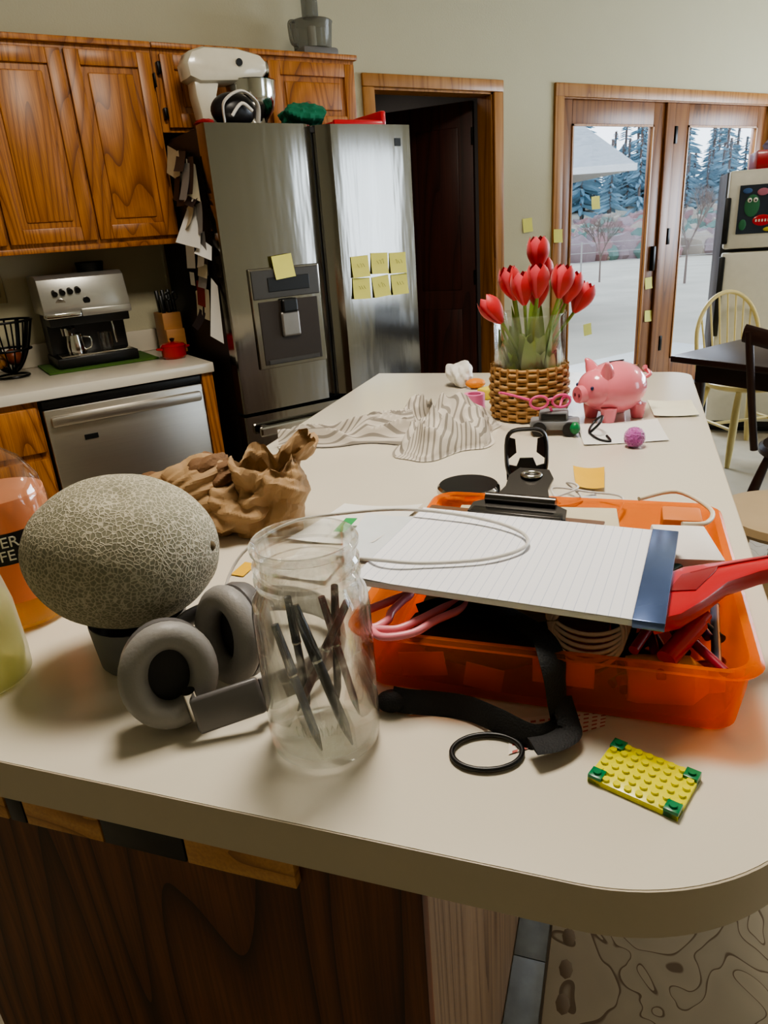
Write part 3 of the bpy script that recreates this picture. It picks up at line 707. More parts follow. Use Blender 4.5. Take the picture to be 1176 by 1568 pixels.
def melonmat():
    m,nt,o=newmat('cantaloupe_rind'); p=N(nt,'ShaderNodeBsdfPrincipled'); nt.links.new(p.outputs[0],o.inputs[0]); p.inputs['Roughness'].default_value=.75
    tc=N(nt,'ShaderNodeTexCoord'); nz=N(nt,'ShaderNodeTexNoise'); nz.inputs['Scale'].default_value=60; nt.links.new(tc.outputs['Object'],nz.inputs[0])
    vs_=N(nt,'ShaderNodeVectorMath',operation='MULTIPLY_ADD'); vs_.inputs[1].default_value=(.007,.007,.007); nt.links.new(nz.outputs['Color'],vs_.inputs[0]); nt.links.new(tc.outputs['Object'],vs_.inputs[2])
    v=N(nt,'ShaderNodeTexVoronoi',feature='DISTANCE_TO_EDGE'); v.inputs['Scale'].default_value=200; nt.links.new(vs_.outputs[0],v.inputs[0])
    big=N(nt,'ShaderNodeTexNoise'); big.inputs['Scale'].default_value=14; nt.links.new(tc.outputs['Object'],big.inputs[0])
    ad=N(nt,'ShaderNodeMath',operation='MULTIPLY_ADD'); ad.inputs[1].default_value=.14; nt.links.new(big.outputs[0],ad.inputs[0]); nt.links.new(v.outputs[0],ad.inputs[2])
    r=ramp(nt,[(.08,'#c0b8a4'),(.14,'#afa792'),(.22,'#88846f'),(.6,'#787663')]); nt.links.new(ad.outputs[0],r.inputs[0])
    nt.links.new(r.outputs[0],p.inputs['Base Color'])
    r2=ramp(nt,[(.06,(1,1,1,1)),(.22,(0,0,0,1))]); nt.links.new(ad.outputs[0],r2.inputs[0])
    bp=N(nt,'ShaderNodeBump'); bp.inputs['Strength'].default_value=.7; bp.inputs['Distance'].default_value=.0010; nt.links.new(r2.outputs[0],bp.inputs['Height']); nt.links.new(bp.outputs[0],p.inputs['Normal'])
    return m
b=B('cantaloupe')
dd=Vector((.12,-.35,.93)).normalized()
def mf(d):
    k=1+.02*noise.noise(d*1.6+Vector((3,1,2)))+.008*noise.noise(d*5)
    g=(d-dd).length; k-=.045*math.exp(-(g/.16)**2)
    g=(d-Vector((1,-.1,.1)).normalized()).length; k-=.03*math.exp(-(g/.12)**2)
    return k
b.ell((-.305,.755,1.055),(.109,.096,.088),melonmat(),96,rot=(0,.06,0),fn=mf,rings=60)
b.ell((-.200,.742,1.058),(.006,.006,.006),mat('stem_scar','#5c4c30',.8),10,rings=6)
b.done(60)
hg=mat('headphone_grey','#8b8783',.5,bump=.2,bs=300); hd_=mat('headphone_dark','#3a3838',.7); hb=mat('headphone_band','#6f6c6c',.35,.2)
b=B('headphones')
def earcup(c,rot,sx=.044,sy=.053):
    b.lathe([(0,-.016),(.8,-.016),(.95,-.010),(1,0),(.98,.008),(.9,.010)],c,hb,40,rot=rot,sx=sx,sy=sy)
    R=Matrix.Translation(Vector(c))@Euler(rot).to_matrix().to_4x4(); om=b.M; b.M=om@R
    n=36;V=[(math.cos(2*math.pi*i/n)*sx*.74,math.sin(2*math.pi*i/n)*sy*.76,.020) for i in range(n)]
    b.tube(V,.0145,hg,14,closed=True,sub=1)
    b.lathe([(0,.012),(.62,.012),(.62,.010)],(0,0,0),hd_,32,sx=sx,sy=sy)
    b.M=om
earcup((-.236,.628,T+.058),(math.radians(78),math.radians(4),math.radians(22)),.047,.055)
earcup((-.168,.690,T+.062),(math.radians(80),math.radians(-6),math.radians(-38)),.044,.055)
b.tube([(-.252,.66,T+.05),(-.235,.70,T+.07),(-.20,.73,T+.07),(-.175,.715,T+.07)],.008,hb,10,flat=(.012,.005))
b.box((-.205,.590,T+.012),(-.135,.598,T+.052),hb,.004,rot=(math.radians(-12),math.radians(-8),math.radians(14)))
b.tube([(-.205,.598,T+.018),(-.208,.595,T+.052)],.007,steelp,12,sub=1)
b.tube([(-.14,.607,T+.034),(-.09,.65,T+.03),(-.06,.72,T+.028),(-.09,.79,T+.03),(-.15,.80,T+.04),(-.175,.75,T+.05)],.01,hb,12,flat=(.018,.005),up=(0,0,1))
b.done(50)
b=B('dish_soap_bottle')
sp=plasticy('frosted_plastic','#efeee0','#f8f8f0',.24,.3,edge=.4,tl=.6)
c=(-.492,.722,T)
b.lathe([(0,0),(.05,0),(.057,.006),(.058,.03),(.056,.09),(.048,.14),(.036,.175),(.022,.195),(.014,.2),(.014,.215),(0,.215)],c,sp,40)
b.lathe([(0,.004),(.05,.004),(.054,.03),(.0525,.10),(0,.10)],c,plasticy('soap_yellow','#f0f0c6','#f8f8de',.4,edge=.3,tl=.6),32)
b.lathe([(.017,0),(.017,.03),(.008,.035),(.006,.055),(0,.055)],(c[0],c[1],T+.213),white,20)
b.done()
b=B('orange_cleaner_bottle')
c=(-.508,.885,T)
b.lathe([(0,0),(.056,0),(.062,.006),(.063,.10),(.062,.165),(.056,.195),(.04,.222),(.02,.238),(.016,.245),(.016,.262),(0,.262)],c,glassy('bottle_clear',tint=(.98,.97,.95,1),edge=.5,base=.05,rough=.08),44)
b.lathe([(0,.003),(.055,.003),(.060,.01),(.0605,.062),(0,.062)],c,plasticy('liquid_yellow','#f6d060','#fbe8a0',.3,tl=.6),40)
b.lathe([(.0605,.062),(.0605,.165),(.0595,.18),(0,.18)],c,plasticy('liquid_orange','#ffc8a8','#ffe4d2',.3,tl=.6),40)
lab=mat('label_orange','#f28a58',.5)
def lfn(u,v): 
    a=-2.2+2.3*u; return (c[0]+.0640*math.cos(a),c[1]+.0640*math.sin(a),T+.045+.075*v)
b.grid(lfn,20,2,lab)
def lf2(u,v):
    a=-1.55+.85*u; return (c[0]+.0646*math.cos(a),c[1]+.0646*math.sin(a),T+.10+.042*v)
b.grid(lf2,12,2,black)
b.lathe([(.02,0),(.02,.03),(.012,.034),(.012,.06),(0,.06)],(c[0],c[1],T+.262),mat('cap_orange','#cf4a16',.4),20)
lb=b.done()
for txt,z in (('TER',.124),('FE',.106)):
    cu=bpy.data.curves.new('label_text','FONT'); cu.body=txt; cu.size=.020; cu.extrude=.0003; cu.materials.append(white); cu.align_x='CENTER'
    a=-1.12; o=bpy.data.objects.new('label_text',cu); bpy.context.collection.objects.link(o); o.location=Matrix.Rotation(-AR,4,'Z')@Vector((c[0]+.0655*math.cos(a),c[1]+.0655*math.sin(a),T+z)); o.rotation_euler=(math.pi/2,0,a+math.pi/2-AR)
    bpy.context.view_layer.update(); o.parent=lb; o.matrix_parent_inverse=lb.matrix_world.inverted()
# paper bag
kraft=mat('kraft_paper','#a1835f',.75,var=.12,vs=12,bump=.3,bs=80)
kraftd=mat('kraft_paper_inside','#735438',.8,var=.2,vs=14)
b=B('crumpled_paper_bag')
def bagf(u,v):
    th=2*math.pi*u; x=math.cos(th);y=math.sin(th)
    k=(abs(x)**4+abs(y)**4)**-.25
    rx=.058*(1-.10*v+.15*v*v);ry=.052*(1-.15*v)
    h=.120*v*(1+.32*max(0,math.cos(th-.2)))
    p=Vector((-.195+rx*x*k+.022*v*v,1.135+ry*y*k,T+.002+h))
    n=Vector((x,y,.2)); p+=n*(crump(p,2,17)*.060*(.3+v)); p.z+=crump(p,5,20)*.045*v; p.z=max(T+.001,p.z); return p
b.grid(bagf,150,60,kraft)
def lobe(c,r,seed,m,amp=1.0,fq=1.1):
    b.ell(c,r,m,90,rings=56,fn=lambda d:1+amp*crump(d,seed,fq))
lobe((-.335,1.14,T+.062),(.078,.06,.058),3,kraft)
lobe((-.290,1.16,T+.092),(.048,.05,.036),6,kraftd,1.2)
lobe((-.39,1.17,T+.058),(.048,.045,.036),9,kraftd,1.2)
lobe((-.265,1.12,T+.045),(.06,.05,.042),12,kraft,1.1)
for v in b.bm.verts:
    if v.co.z<T+.001: v.co.z=T+.001
b.done(8)
# tea towel
tow=stripes('striped_towel_cloth','#c9c1b6','#8f887f',19,.34,rough=.95,axis=0)
b=B('striped_tea_towel')
def tw(u,v):
    X=(u-.5)*2;Y=(v-.5)*2
    k=1/max(1e-6,(abs(X)**3+abs(Y)**3)**(1/3)) if (abs(X)+abs(Y))>1e-6 else 1
    m=max(abs(X),abs(Y)); 
    s=m*k if m>0 else 0
    x=X*s;y=Y*s; r=min(1,(abs(x)**2+abs(y)**2)**.5)
    th=math.atan2(y,x); e=1+.14*math.sin(3*th+1)+.07*math.sin(7*th)
    ox=.145+.125*e*x+.02*y; oy=1.635+.175*e*y
    q=Vector((ox*11+oy*4,oy*9-ox*5,2)); 
    f=1-abs(noise.noise(q))*2.8; f2=1-abs(noise.noise(q*2.1+Vector((5,0,0))))*2.6
    hgt=(1-r**5)*(.016+.044*max(0,f)+.020*max(0,f2)+.012*(1-r))+.004
    return (ox+.055*noise.noise(q*.8)*(1-r*.5),oy+.06*noise.noise(q*.8+Vector((9,9,9)))*(1-r*.5),T+max(.001,hgt if r<.985 else .0015))
b.grid(tw,140,140,tow)
def tw2(u,v):
    x=-.235+.32*u; w=(.018+.07*u)*(1+.15*math.sin(9*u)); y=1.62+.05*u+w*(v-.5)*2.1+.010*math.sin(11*u)
    e=max(0,1-abs(2*v-1)**2.5); q=Vector((x*7,y*26,5)); return (x,y,T+.002+e*(.006+.036*(1-min(1,2.4*abs(noise.noise(q))))+.018*u))
tow2=stripes('striped_towel_cloth_tail','#c9c1b6','#8f887f',11,.34,rough=.95,axis=1)
b.grid(tw2,90,50,tow2)
b.done(80)
# ---- flower vase in wicker basket
b=B('flower_vase')
vc=(.385,1.755,T)
wick=mat('wicker','#ac8352',.7,var=.25,vs=40)
n=64
for r_ in range(13):
    z=T+.008+r_*.0098; R0=.088+.004*math.sin(r_/12*math.pi)
    b.tube([(vc[0]+(R0+.0045*math.sin(12*t+ (r_%2)*math.pi))*math.cos(t),vc[1]+(R0+.0045*math.sin(12*t+(r_%2)*math.pi))*math.sin(t),z) for t in [2*math.pi*i/n for i in range(n)]],.0046,wick,7,closed=True,sub=1)
for k in range(24):
    t=2*math.pi*k/24; b.tube([(vc[0]+.091*math.cos(t),vc[1]+.091*math.sin(t),T+.004),(vc[0]+.093*math.cos(t),vc[1]+.093*math.sin(t),T+.132)],.003,wick,6,sub=1)
b.lathe([(0,.003),(.083,.003),(.083,.008),(0,.008)],vc,wick,32)
vg=glassy('vase_glass',tint=(.97,.98,.98,1),edge=.6,base=.04,rough=.03,power=2.4)
b.lathe([(0,.01),(.082,.01),(.084,.02),(.086,.245),(.088,.252),(.085,.252),(.082,.245),(.080,.022),(0,.016)],vc,vg,48)
b.done(50)
b=B('tulip_bouquet')
pet=mat('tulip_red','#c02028',.5,var=.35,vs=25,sheen=.3); pet2=mat('tulip_pink','#d9505c',.5,var=.3,vs=25)
leaf=mat('tulip_leaf','#7f9c42',.5,var=.3,vs=15); stem=mat('tulip_stem','#86a448',.5)
def tulip(p,tilt,s=1):
    R=Matrix.Translation(Vector(p))@Euler(tilt).to_matrix().to_4x4(); om=b.M; b.M=R
    for k in range(6):
        a=k*math.pi/3; outer=k%2; m=pet if outer else pet2
        def pf(u,v,a=a,outer=outer):
            w=.021*s*math.sin(min(1,v*1.25+.12)*math.pi*.5)*(1 if v<.6 else max(0.03,1-((v-.6)/.4)**1.7))
            r=(.024 if outer else .020)*s*(math.sin(v*math.pi*.72+.15))+.001
            ang=a+(u-.5)*min(1.6,2*w/max(r,.012))
            return (r*math.cos(ang),r*math.sin(ang),.070*s*v)
        b.grid(pf,6,8,m)
    b.M=om
heads=[(.312,1.72,1.150,-.5,.35),(.402,1.75,1.262,0,.0),(.361,1.70,1.190,-.1,-.15),(.388,1.69,1.205,.05,.0),(.440,1.70,1.20,.0,.2),(.488,1.74,1.16,.1,.5),(.415,1.78,1.215,0,.1),(.350,1.78,1.20,0,-.2),(.465,1.79,1.19,0,.2),(.395,1.72,1.18,.1,0),(.345,1.73,1.20,0,-.3),(.462,1.72,1.185,0,.3)]
for (x,y,z,rx,ry) in heads:
    tulip((x,y,z),(rx*.5,ry*.9 if x>.33 else -.6,0),1.08)
    bx=vc[0]+(x-vc[0])*-.3;by=vc[1]+(y-vc[1])*-.3
    b.tube([(bx,by,T+.03),((bx+x)/2,(by+y)/2,T+.15),(x,y,z+.002)],.0038,stem,8)
for k in range(36):
    a=k*2.4; r0=.015+.045*random.random(); L=random.uniform(.15,.26); out=random.uniform(.055,.14); w=random.uniform(.012,.019)
    tw_=random.uniform(-.5,.5)
    def lf(u,v,a=a,r0=r0,L=L,out=out,w=w,tw_=tw_):
        r=r0+ (out-r0)*v**1.6; z=T+.03+L*v-.07*max(0,v-.7)*4*(out>.09)
        if z<T+.255: r=min(r,.074)
        ww=w*math.sin(math.pi*min(1,.12+.9*v))*1.1; aa=a+tw_*v
        return (vc[0]+r*math.cos(aa)-(u-.5)*2*ww*math.sin(aa),vc[1]+r*math.sin(aa)+(u-.5)*2*ww*math.cos(aa),z+.01*abs(u-.5)*2)
    b.grid(lf,4,14,leaf)
b.done(60)
# ---- piggy bank
b=B('piggy_bank')
pk=mat('pink_ceramic','#e8808e',.18,var=.03,coat=.5)
pc=Vector((.575,1.675,T+.074)); om=b.M
b.M=Matrix.Translation(pc)@Matrix.Rotation(math.radians(200),4,'Z')
b.ell((0,0,0),(.080,.066,.062),pk,40,rings=26,fn=lambda d:1+.04*d.x)
b.ell((.055,0,.004),(.042,.048,.045),pk,28,rings=18)
b.lathe([(0,0),(.02,0),(.021,.022),(.019,.027),(0,.027)],(.082,0,-.004),pk,24,rot=(0,math.pi/2,0))
for s in(-1,1):
    b.ell((.109,s*.008,-.004),(.002,.004,.005),mat('pig_dark','#7d2f3c',.4),8,rings=6)
    b.tube([(.045,s*.025,.035),(.052,s*.034,.058),(.06,s*.04,.070)],lambda t:.018*(1-t)+.002,pk,12)
    b.ell((.088,s*.028,.013),(.004,.004,.005),mat('pig_eye','#1d2a55',.2),10,rings=6)
    for x in(-.042,.042): b.lathe([(0,0),(.014,0),(.016,.01),(.020,.035),(0,.04)],(x,s*.033,-.0735),pk,18)
b.tube([(-.078,0,.01),(-.094,.008,.02),(-.090,-.008,.032),(-.082,.004,.038)],.005,pk,8)
b.box((-.02,-.002,.0605),(.02,.002,.0632),black)
b.M=om; b.done(60)
b=B('purple_pompom'); pm_=mat('pompom_fuzz','#b85aa8',.95,sheen=1,var=.3,vs=80,bump=1,bs=300)
b.ell((.537,1.43,T+.021),(.021,.021,.021),pm_,60,rings=40,fn=lambda d:1+.16*noise.noise(d*12)); b.done(80)
def sheet(name,pts,m,z=T+.0006,curl=.0,frame='W',th=None):
    b=B(name,frame); P=[Vector((x,y,z)) for x,y in pts]
    def fn(u,v):
        p=P[0].lerp(P[1],u).lerp(P[3].lerp(P[2],u),v); return (p.x,p.y,p.z+curl*((u-.5)**2*2+(v-.5)**2)*(1 if curl>0 else 0))
    b.grid(fn,8,8,m); return b.done()
sheet('paper_sheet',[(.44,1.46),(.62,1.45),(.66,1.62),(.47,1.62)],paper,curl=.004)
sheet('paper_sheet',[(.66,1.64),(.76,1.62),(.80,1.76),(.70,1.79)],mat('paper_cream','#e2dfc9',.8),z=T+.002,curl=.006)
b=B('grey_toy_car')
om=b.M; b.M=Matrix.Translation((.405,1.575,T))@Matrix.Rotation(math.radians(-15),4,'Z')
tg=mat('toy_grey','#85868a',.4)
b.box((-.055,-.025,.012),(.055,.025,.034),tg,.006); b.box((-.035,-.021,.03),(.03,.021,.055),tg,.007)
b.box((-.03,-.0225,.036),(.025,-.0205,.05),black,.001)
for x in(-.034,.034):
    for y in(-.027,.027): b.cyl((x,y-.006,.016),(x,y+.006,.016),.016,black,20)
b.ell((.045,-.03,.02),(.012,.012,.014),mat('toy_green','#1f7a46',.4),12,rings=8)
b.M=om;b.done()
b=B('pink_sunglasses')
pg=mat('pink_frame','#e0528c',.3)
for s in(0,1): b.tube([(.365+.05*s+.020*math.cos(t),1.56,T+.078+.014*math.sin(t)) for t in [i*math.pi/5 for i in range(10)]],.003,pg,8,closed=True)
b.tube([(.382,1.56,T+.082),(.395,1.558,T+.085)],.003,pg,8,sub=1)
b.tube([(.345,1.56,T+.085),(.30,1.62,T+.09),(.292,1.65,T+.085)],.003,pg,8)
b.tube([(.435,1.56,T+.085),(.43,1.60,T+.075),(.42,1.59,T+.056)],.003,pg,8)
b.tube([(.39,1.56,T+.065),(.395,1.565,T+.056)],.003,pg,8,sub=1)
b.done()
b=B('black_cable'); b.tube([(.475,1.54,T+.004),(.49,1.52,T+.03),(.505,1.545,T+.04),(.50,1.58,T+.02),(.478,1.55,T+.005),(.48,1.49,T+.004),(.50,1.47,T+.004),(.505,1.51,T+.004)],.0028,black,8); b.done()
b=B('crumpled_snack_packet'); b.ell((.26,2.15,T+.040),(.042,.045,.038),mat('packet_white','#dedbd4',.5),60,rings=40,fn=lambda d:1+.7*crease(d,21,1.0,3)+.3*crease(d,33,2.2,3)); 
b.ell((.30,2.10,T+.016),(.03,.02,.015),mat('packet_orange','#d9822c',.5),16,rings=10)
for v in b.bm.verts:
    if v.co.z<T+.001: v.co.z=T+.001
b.done(12)
b=B('yellow_sponge'); b.box((.29,1.95,T),(.35,1.99,T+.03),mat('sponge_yellow','#d8c24a',.9),.006,rot=(0,0,.6)); b.done()
b=B('pink_tape_roll'); b.lathe([(.028,0),(.028,.04),(.018,.04),(.018,0),(.028,0)],(.262,1.86,T),mat('tape_pink','#e07aa6',.4),28); b.done()
b=B('wireless_charger')
b.lathe([(0,0),(.054,0),(.057,.004),(.056,.012),(.052,.016)],(.155,1.20,T+.012),steelp,44)
b.lathe([(.052,.016),(.048,.0165),(0,.0155)],(.155,1.20,T+.012),black,44); b.lathe([(0,0),(.04,0),(.04,.013),(0,.013)],(.155,1.20,T),white,30)
b.done()
b=B('black_phone_stand')
om=b.M; b.M=Matrix.Translation((.265,1.22,T))@Matrix.Rotation(math.radians(-8),4,'Z')@Matrix.Rotation(math.radians(-12),4,'X')
b.tube([(-.03,0,.03),(-.036,0,.07),(-.03,0,.105),(0,0,.112),(.03,0,.105),(.036,0,.07),(.03,0,.03),(0,0,.022)],.01,black,8,closed=True,flat=(.011,.004),up=(0,1,0.01))
b.prism([(-.036,.02),(.036,.02),(.037,.05),(.018,.045),(.012,.06),(-.012,.06),(-.018,.045),(-.037,.05)],-.004,.004,black,.001,X=XZ)
b.prism([(-.037,.055),(-.018,.07),(-.02,.095),(-.037,.10)],-.003,.003,black,0,X=XZ)
b.prism([(.037,.055),(.018,.07),(.02,.095),(.037,.10)],-.003,.003,black,0,X=XZ)
b.M=om; b.box((.235,1.19,T),(.295,1.26,T+.006),black,.002); b.cyl((.265,1.225,T),(.265,1.222,T+.03),.01,black)
b.done()
sheet('paper_receipt',[(-.16,1.06),(-.02,1.02),(.07,1.17),(-.07,1.20)],paper,curl=.01)
sheet('paper_receipt',[(-.08,.97),(.04,.95),(.10,1.10),(-.03,1.13)],mat('paper_bluish','#d0d6da',.7),z=T+.006,curl=.012)
sheet('green_sticker',[(-.085,1.06),(-.065,1.055),(-.045,1.11),(-.065,1.115)],mat('sticker_green','#2f9a55',.5),z=T+.014)
sheet('plastic_sheet',[(.22,1.03),(.36,1.05),(.37,1.15),(.30,1.16)],mat('plastic_grey','#c4c7ca',.3),z=T+.003,curl=.012)
sheet('yellow_packet',[(.35,1.20),(.395,1.18),(.43,1.29),(.375,1.31)],mat('packet_yellow','#e0b030',.5),z=T+.004,curl=.008)
sheet('yellow_packet',[(-.235,.955),(-.215,.945),(-.20,.985),(-.22,.995)],mat('packet_yellow','#e0b030',.5),z=T+.002)
sheet('paper_receipt',[(-.17,.94),(-.09,.90),(-.06,.99),(-.13,1.03)],mat('paper_printed','#cfcabf',.8,var=.25,vs=120),z=T+.002,curl=.008)
sheet('red_print_paper',[(.10,.53),(.20,.56),(.21,.585),(.11,.58)],stripes('red_print','#d9cfc4','#b35a50',5,.35,n2=11,line2='#d9cfc4',w2=.4),z=T+.001)
# ---- orange bin
ob=plasticy('orange_translucent_plastic','#ff9440','#ffcb9c',.18,.2,edge=.42,tl=.5)
BM=Matrix.Translation((.322,.522,T))@Matrix.Rotation(math.radians(-19.5),4,'Z')
b=B('orange_storage_bin'); b.M=BM
W_,D_,Hh=.39,.41,.072
def rrect(x0,x1,y0,y1,r,n=6): return arc(x0+r,y0+r,r,math.pi,1.5*math.pi,n)+arc(x1-r,y0+r,r,1.5*math.pi,2*math.pi,n)+arc(x1-r,y1-r,r,0,.5*math.pi,n)+arc(x0+r,y1-r,r,.5*math.pi,math.pi,n)
lev=[(.012,.001,.022),(.008,.006,.024),(.003,.045,.027),(.002,.066,.027),(-.006,.070,.03),(-.008,.074,.03),(-.004,.077,.03),(.004,.0755,.028),(.0055,.066,.027),(.0065,.045,.026),(.011,.009,.022),(.016,.005,.02)]
V=[];F=[];rows=[]
for (ins,z,r) in lev:
    row=[]
    for x,y in rrect(-W_+ins,-ins,ins,D_-ins,r): V.append((x,y,z)); row.append(len(V)-1)
    rows.append(row)
for a_,c_ in zip(rows,rows[1:]):
    n=len(a_)
    for i in range(n): F.append([a_[i],a_[(i+1)%n],c_[(i+1)%n],c_[i]])
F.append(rows[0][::-1]);F.append(rows[-1])
b._add(V,F,ob)
b.done(40)
def inbin(name): 
    q=B(name); q.M=BM; return q
b=inbin('assorted_pens')
cols=['#6a2f80','#9a2f68','#20242c','#4c4f62','#8a1c30','#17191e','#7b5a9c','#2a5a4c','#b03a8a']
rr=random.Random(5)
for i in range(34):
    x=rr.uniform(-.13,-.02);y=rr.uniform(.03,.20);a=rr.uniform(.6,2.4);L=rr.uniform(.05,.07); z=rr.uniform(.02,.085)
    d=Vector((math.cos(a)*L,math.sin(a)*L,rr.uniform(-.012,.018)))
    p=Vector((x,y,z))
    def cl(v): return Vector((min(max(v.x,-.375),-.018),min(max(v.y,.018),.39),max(v.z,.012)))
    cc_=cols[i%len(cols)]; b.cyl(cl(p-d),cl(p+d),.0048,mat('pen_'+cc_,cc_,.3),10); b.ell(cl(p+d),(.0056,.0056,.0056),mat('pen_cap_'+cc_,cc_,.2),8,rings=6)
b.done()
b=inbin('charging_cable_coil')
for k in range(6):
    b.tube([(-.150+(.036+.002*k)*math.cos(t),.055+.006*k+.028*math.sin(t),.066+.004*k+.022*math.sin(t)) for t in [i*math.pi/6 for i in range(12)]],.0023,white,7,closed=True,sub=3)
b.done()
b=inbin('black_tape_roll'); b.lathe([(.034,0),(.034,.03),(.02,.03),(.02,0),(.034,0)],(-.085,.10,.050),black,30,rot=(1.1,.2,0)); b.done()
b=inbin('yellow_bottle'); b.lathe([(0,0),(.022,0),(.024,.01),(.024,.06),(.012,.075),(.01,.09),(0,.09)],(-.11,.035,.032),mat('bottle_yellow','#f0b024',.3),24,rot=(0,math.pi/2*.98,.1)); b.done()
b=inbin('green_bottle_cap'); b.cyl((-.055,.12,.06),(-.045,.11,.088),.014,mat('cap_green','#1d6a4c',.4)); b.done()
b=inbin('red_marker'); b.cyl((-.075,.03,.062),(-.045,.075,.080),.010,red); b.cyl((-.045,.075,.080),(-.038,.086,.084),.007,red); b.done()
b=inbin('white_box'); b.box((-.085,.20,.03),(-.02,.27,.10),mat('white_card','#e2ddd9',.6),.002,rot=(.2,.1,.3)); b.done()
b=inbin('dark_pouch'); b.ell((-.26,.085,.036),(.09,.055,.028),mat('pouch_dark','#2e2622',.8,bump=.5),30,fn=lambda d:1+.12*noise.noise(d*4)); b.done()
b=inbin('orange_price_tags')
for k,(x,z,w,cl_) in enumerate(((-.34,.02,.05,'#f0c8a0'),(-.20,.03,.06,'#e8e0d0'),(-.27,.012,.04,'#d8b060'))): b.box((x,.012,z),(x+w,.014,z+.028),mat('tag%d'%k,cl_,.7),0,rot=(0,.15*(k-1),0))
b.done()
b=inbin('cardboard_stack')
for k in range(5): b.box((-.34,.16+.004*k,.01+.014*k),(-.12,.37,.022+.014*k),mat('card%d'%(k%3),['#9a8a5c','#c3b89c','#6c6a52'][k%3],.8),.002,rot=(0,0,.04*(k-2)))
b.done()
b=inbin('banknotes')
for k in range(3):
    def fn(u,v,k=k): return (-.33+.15*u+.02*k,.060+.065*v+.012*k,.072+.003*k+.004*math.sin(u*7+k))
    b.grid(fn,16,4,mat('banknote%d'%(k%2),['#a09f78','#b8a970'][k%2],.8,var=.3,vs=60))
b.done()
b=inbin('orange_folder'); b.box((-.07,.33,.02),(-.02,.38,.085),mat('card_orange','#d07a3c',.6),.004); b.done()
b=inbin('cream_cable'); b.tube([(-.10,.36,.10),(-.05,.40,.098),(-.01,.36,.09),(-.02,.30,.095),(-.05,.28,.10)],.003,mat('cable_cream','#d2c8b2',.5),8); b.done()
# ---- clipboard + notepad
CB=Matrix.Translation((.135,.712,1.037))@Matrix.Rotation(math.radians(-25.5),4,'Z')
b=B('clipboard'); b.M=CB
brown=mat('hardboard_brown','#6b4a30',.5,var=.15,vs=30)
b.box((-.142,-.10,-.0115),(.085,.136,-.0085),brown,.001)
cm=mat('clip_metal','#55524f',.25,.9)
ox=-.02
P2=[(-.062,.108),(.062,.108),(.060,.128),(.036,.142),(.028,.170),(.030,.196),(.020,.216),(-.020,.216),(-.030,.196),(-.028,.170),(-.036,.142),(-.060,.128)]
b.prism([(x+ox,y) for x,y in P2],-.0015,.0015,cm,0,X=Matrix.Translation((0,.105,-.002))@Matrix.Rotation(math.radians(14),4,'X')@Matrix.Translation((0,-.105,0)))
b.cyl((ox-.045,.134,.010),(ox+.045,.134,.010),.007,cm)
b.box((ox-.058,.104,-.009),(ox+.058,.124,.003),cm,.002)
b.tube([(ox+.012*math.cos(t),.195+.010*math.sin(t),.023) for t in [i*math.pi/5 for i in range(10)]],.003,steelp,8,closed=True)
b.cyl((ox,.195,.0195),(ox,.195,.0235),.008,black)
b.done()
b=B('lined_notepad'); b.M=CB
lp=stripes('lined_paper','#e6e6ec','#b4bace',27,.06,rough=.75,axis=0,)
b.box((-.142,-.106,-.0075),(.142,.104,-.001),paper,.0005)
b.grid(lambda u,v:(-.1415+.283*u,-.1058+.2096*v,-.0004+.004*max(0,.15-u)*4*(1-v)),20,10,lp)
foil=mat('foil_blue','#5a6c96',.25,.7,var=.3,vs=20)
b.box((.142,-.108,-.008),(.170,.104,.0012),foil,.0008)
b.done()
b=B('white_charging_cable')
cw=mat('cable_white','#c9c5c0',.45)
b.tube([(-.165,.72,T+.004),(-.21,.80,T+.004),(-.225,.86,T+.02),(-.20,.90,T+.06),(-.13,.90,T+.10),(-.05,.87,1.035),(.03,.84,1.046),(.11,.80,1.045),(.155,.755,1.043),(.155,.715,1.042),(.11,.69,1.042),(.04,.69,1.042),(-.01,.70,1.045),(-.035,.74,1.03)],.0021,cw,8)
b.done()
b=B('tangled_white_cable')
b.tube([(.30,1.12,T+.01),(.30,1.17,T+.02),(.36,1.15,T+.015),(.40,1.10,T+.02),(.36,1.03,T+.01)],.002,cw,8)
b.tube([(.22,1.10,T+.01),(.33,1.13,T+.03),(.33,1.19,T+.02),(.34,1.13,T+.008),(.25,1.08,T+.02)],.002,cw,8)
b.done()
b=B('red_scissors_handle')
pts=[(.245,.572),(.252,.602),(.264,.634),(.285,.660),(.315,.676),(.36,.682),(.42,.690),(.50,.705),(.506,.688),(.44,.665),(.388,.652),(.345,.634),(.312,.606),(.275,.580)]
b.prism([(x*.985,y*.985) for x,y in pts],1.010,1.030,red,.006)
rd=mat('red_dark','#8c0d15',.35)
b.prism([(.272,.612),(.300,.644),(.345,.658),(.335,.645),(.300,.610)],1.0295,1.0312,rd,.0005)
b.tube([(.31,.646,1.030),(.36,.660,1.030),(.48,.683,1.030)],.0015,rd,6)
b.done(40)
b=B('pink_handled_scissors')
pkp=mat('pink_plastic','#e88a98',.35)
b.tube([(-.03,.668,.998),(-.005,.685,1.000),(.022,.70,1.000),(.012,.685,1.0),(.0,.665,.999),(-.005,.650,.998),(-.022,.640,.997)],.0045,pkp,10,closed=True)
b.tube([(-.02,.636,.997),(.005,.632,.998),(.03,.645,1.0),(.06,.668,1.0),(.082,.676,1.0),(.075,.660,1.0),(.045,.640,1.0),(.02,.622,.998),(-.01,.620,.997)],.0042,pkp,10,closed=True)
b.done()
b=B('black_nylon_strap')
web=mat('nylon_webbing','#121214',.7,var=.3,vs=200,bump=.6,bs=500)
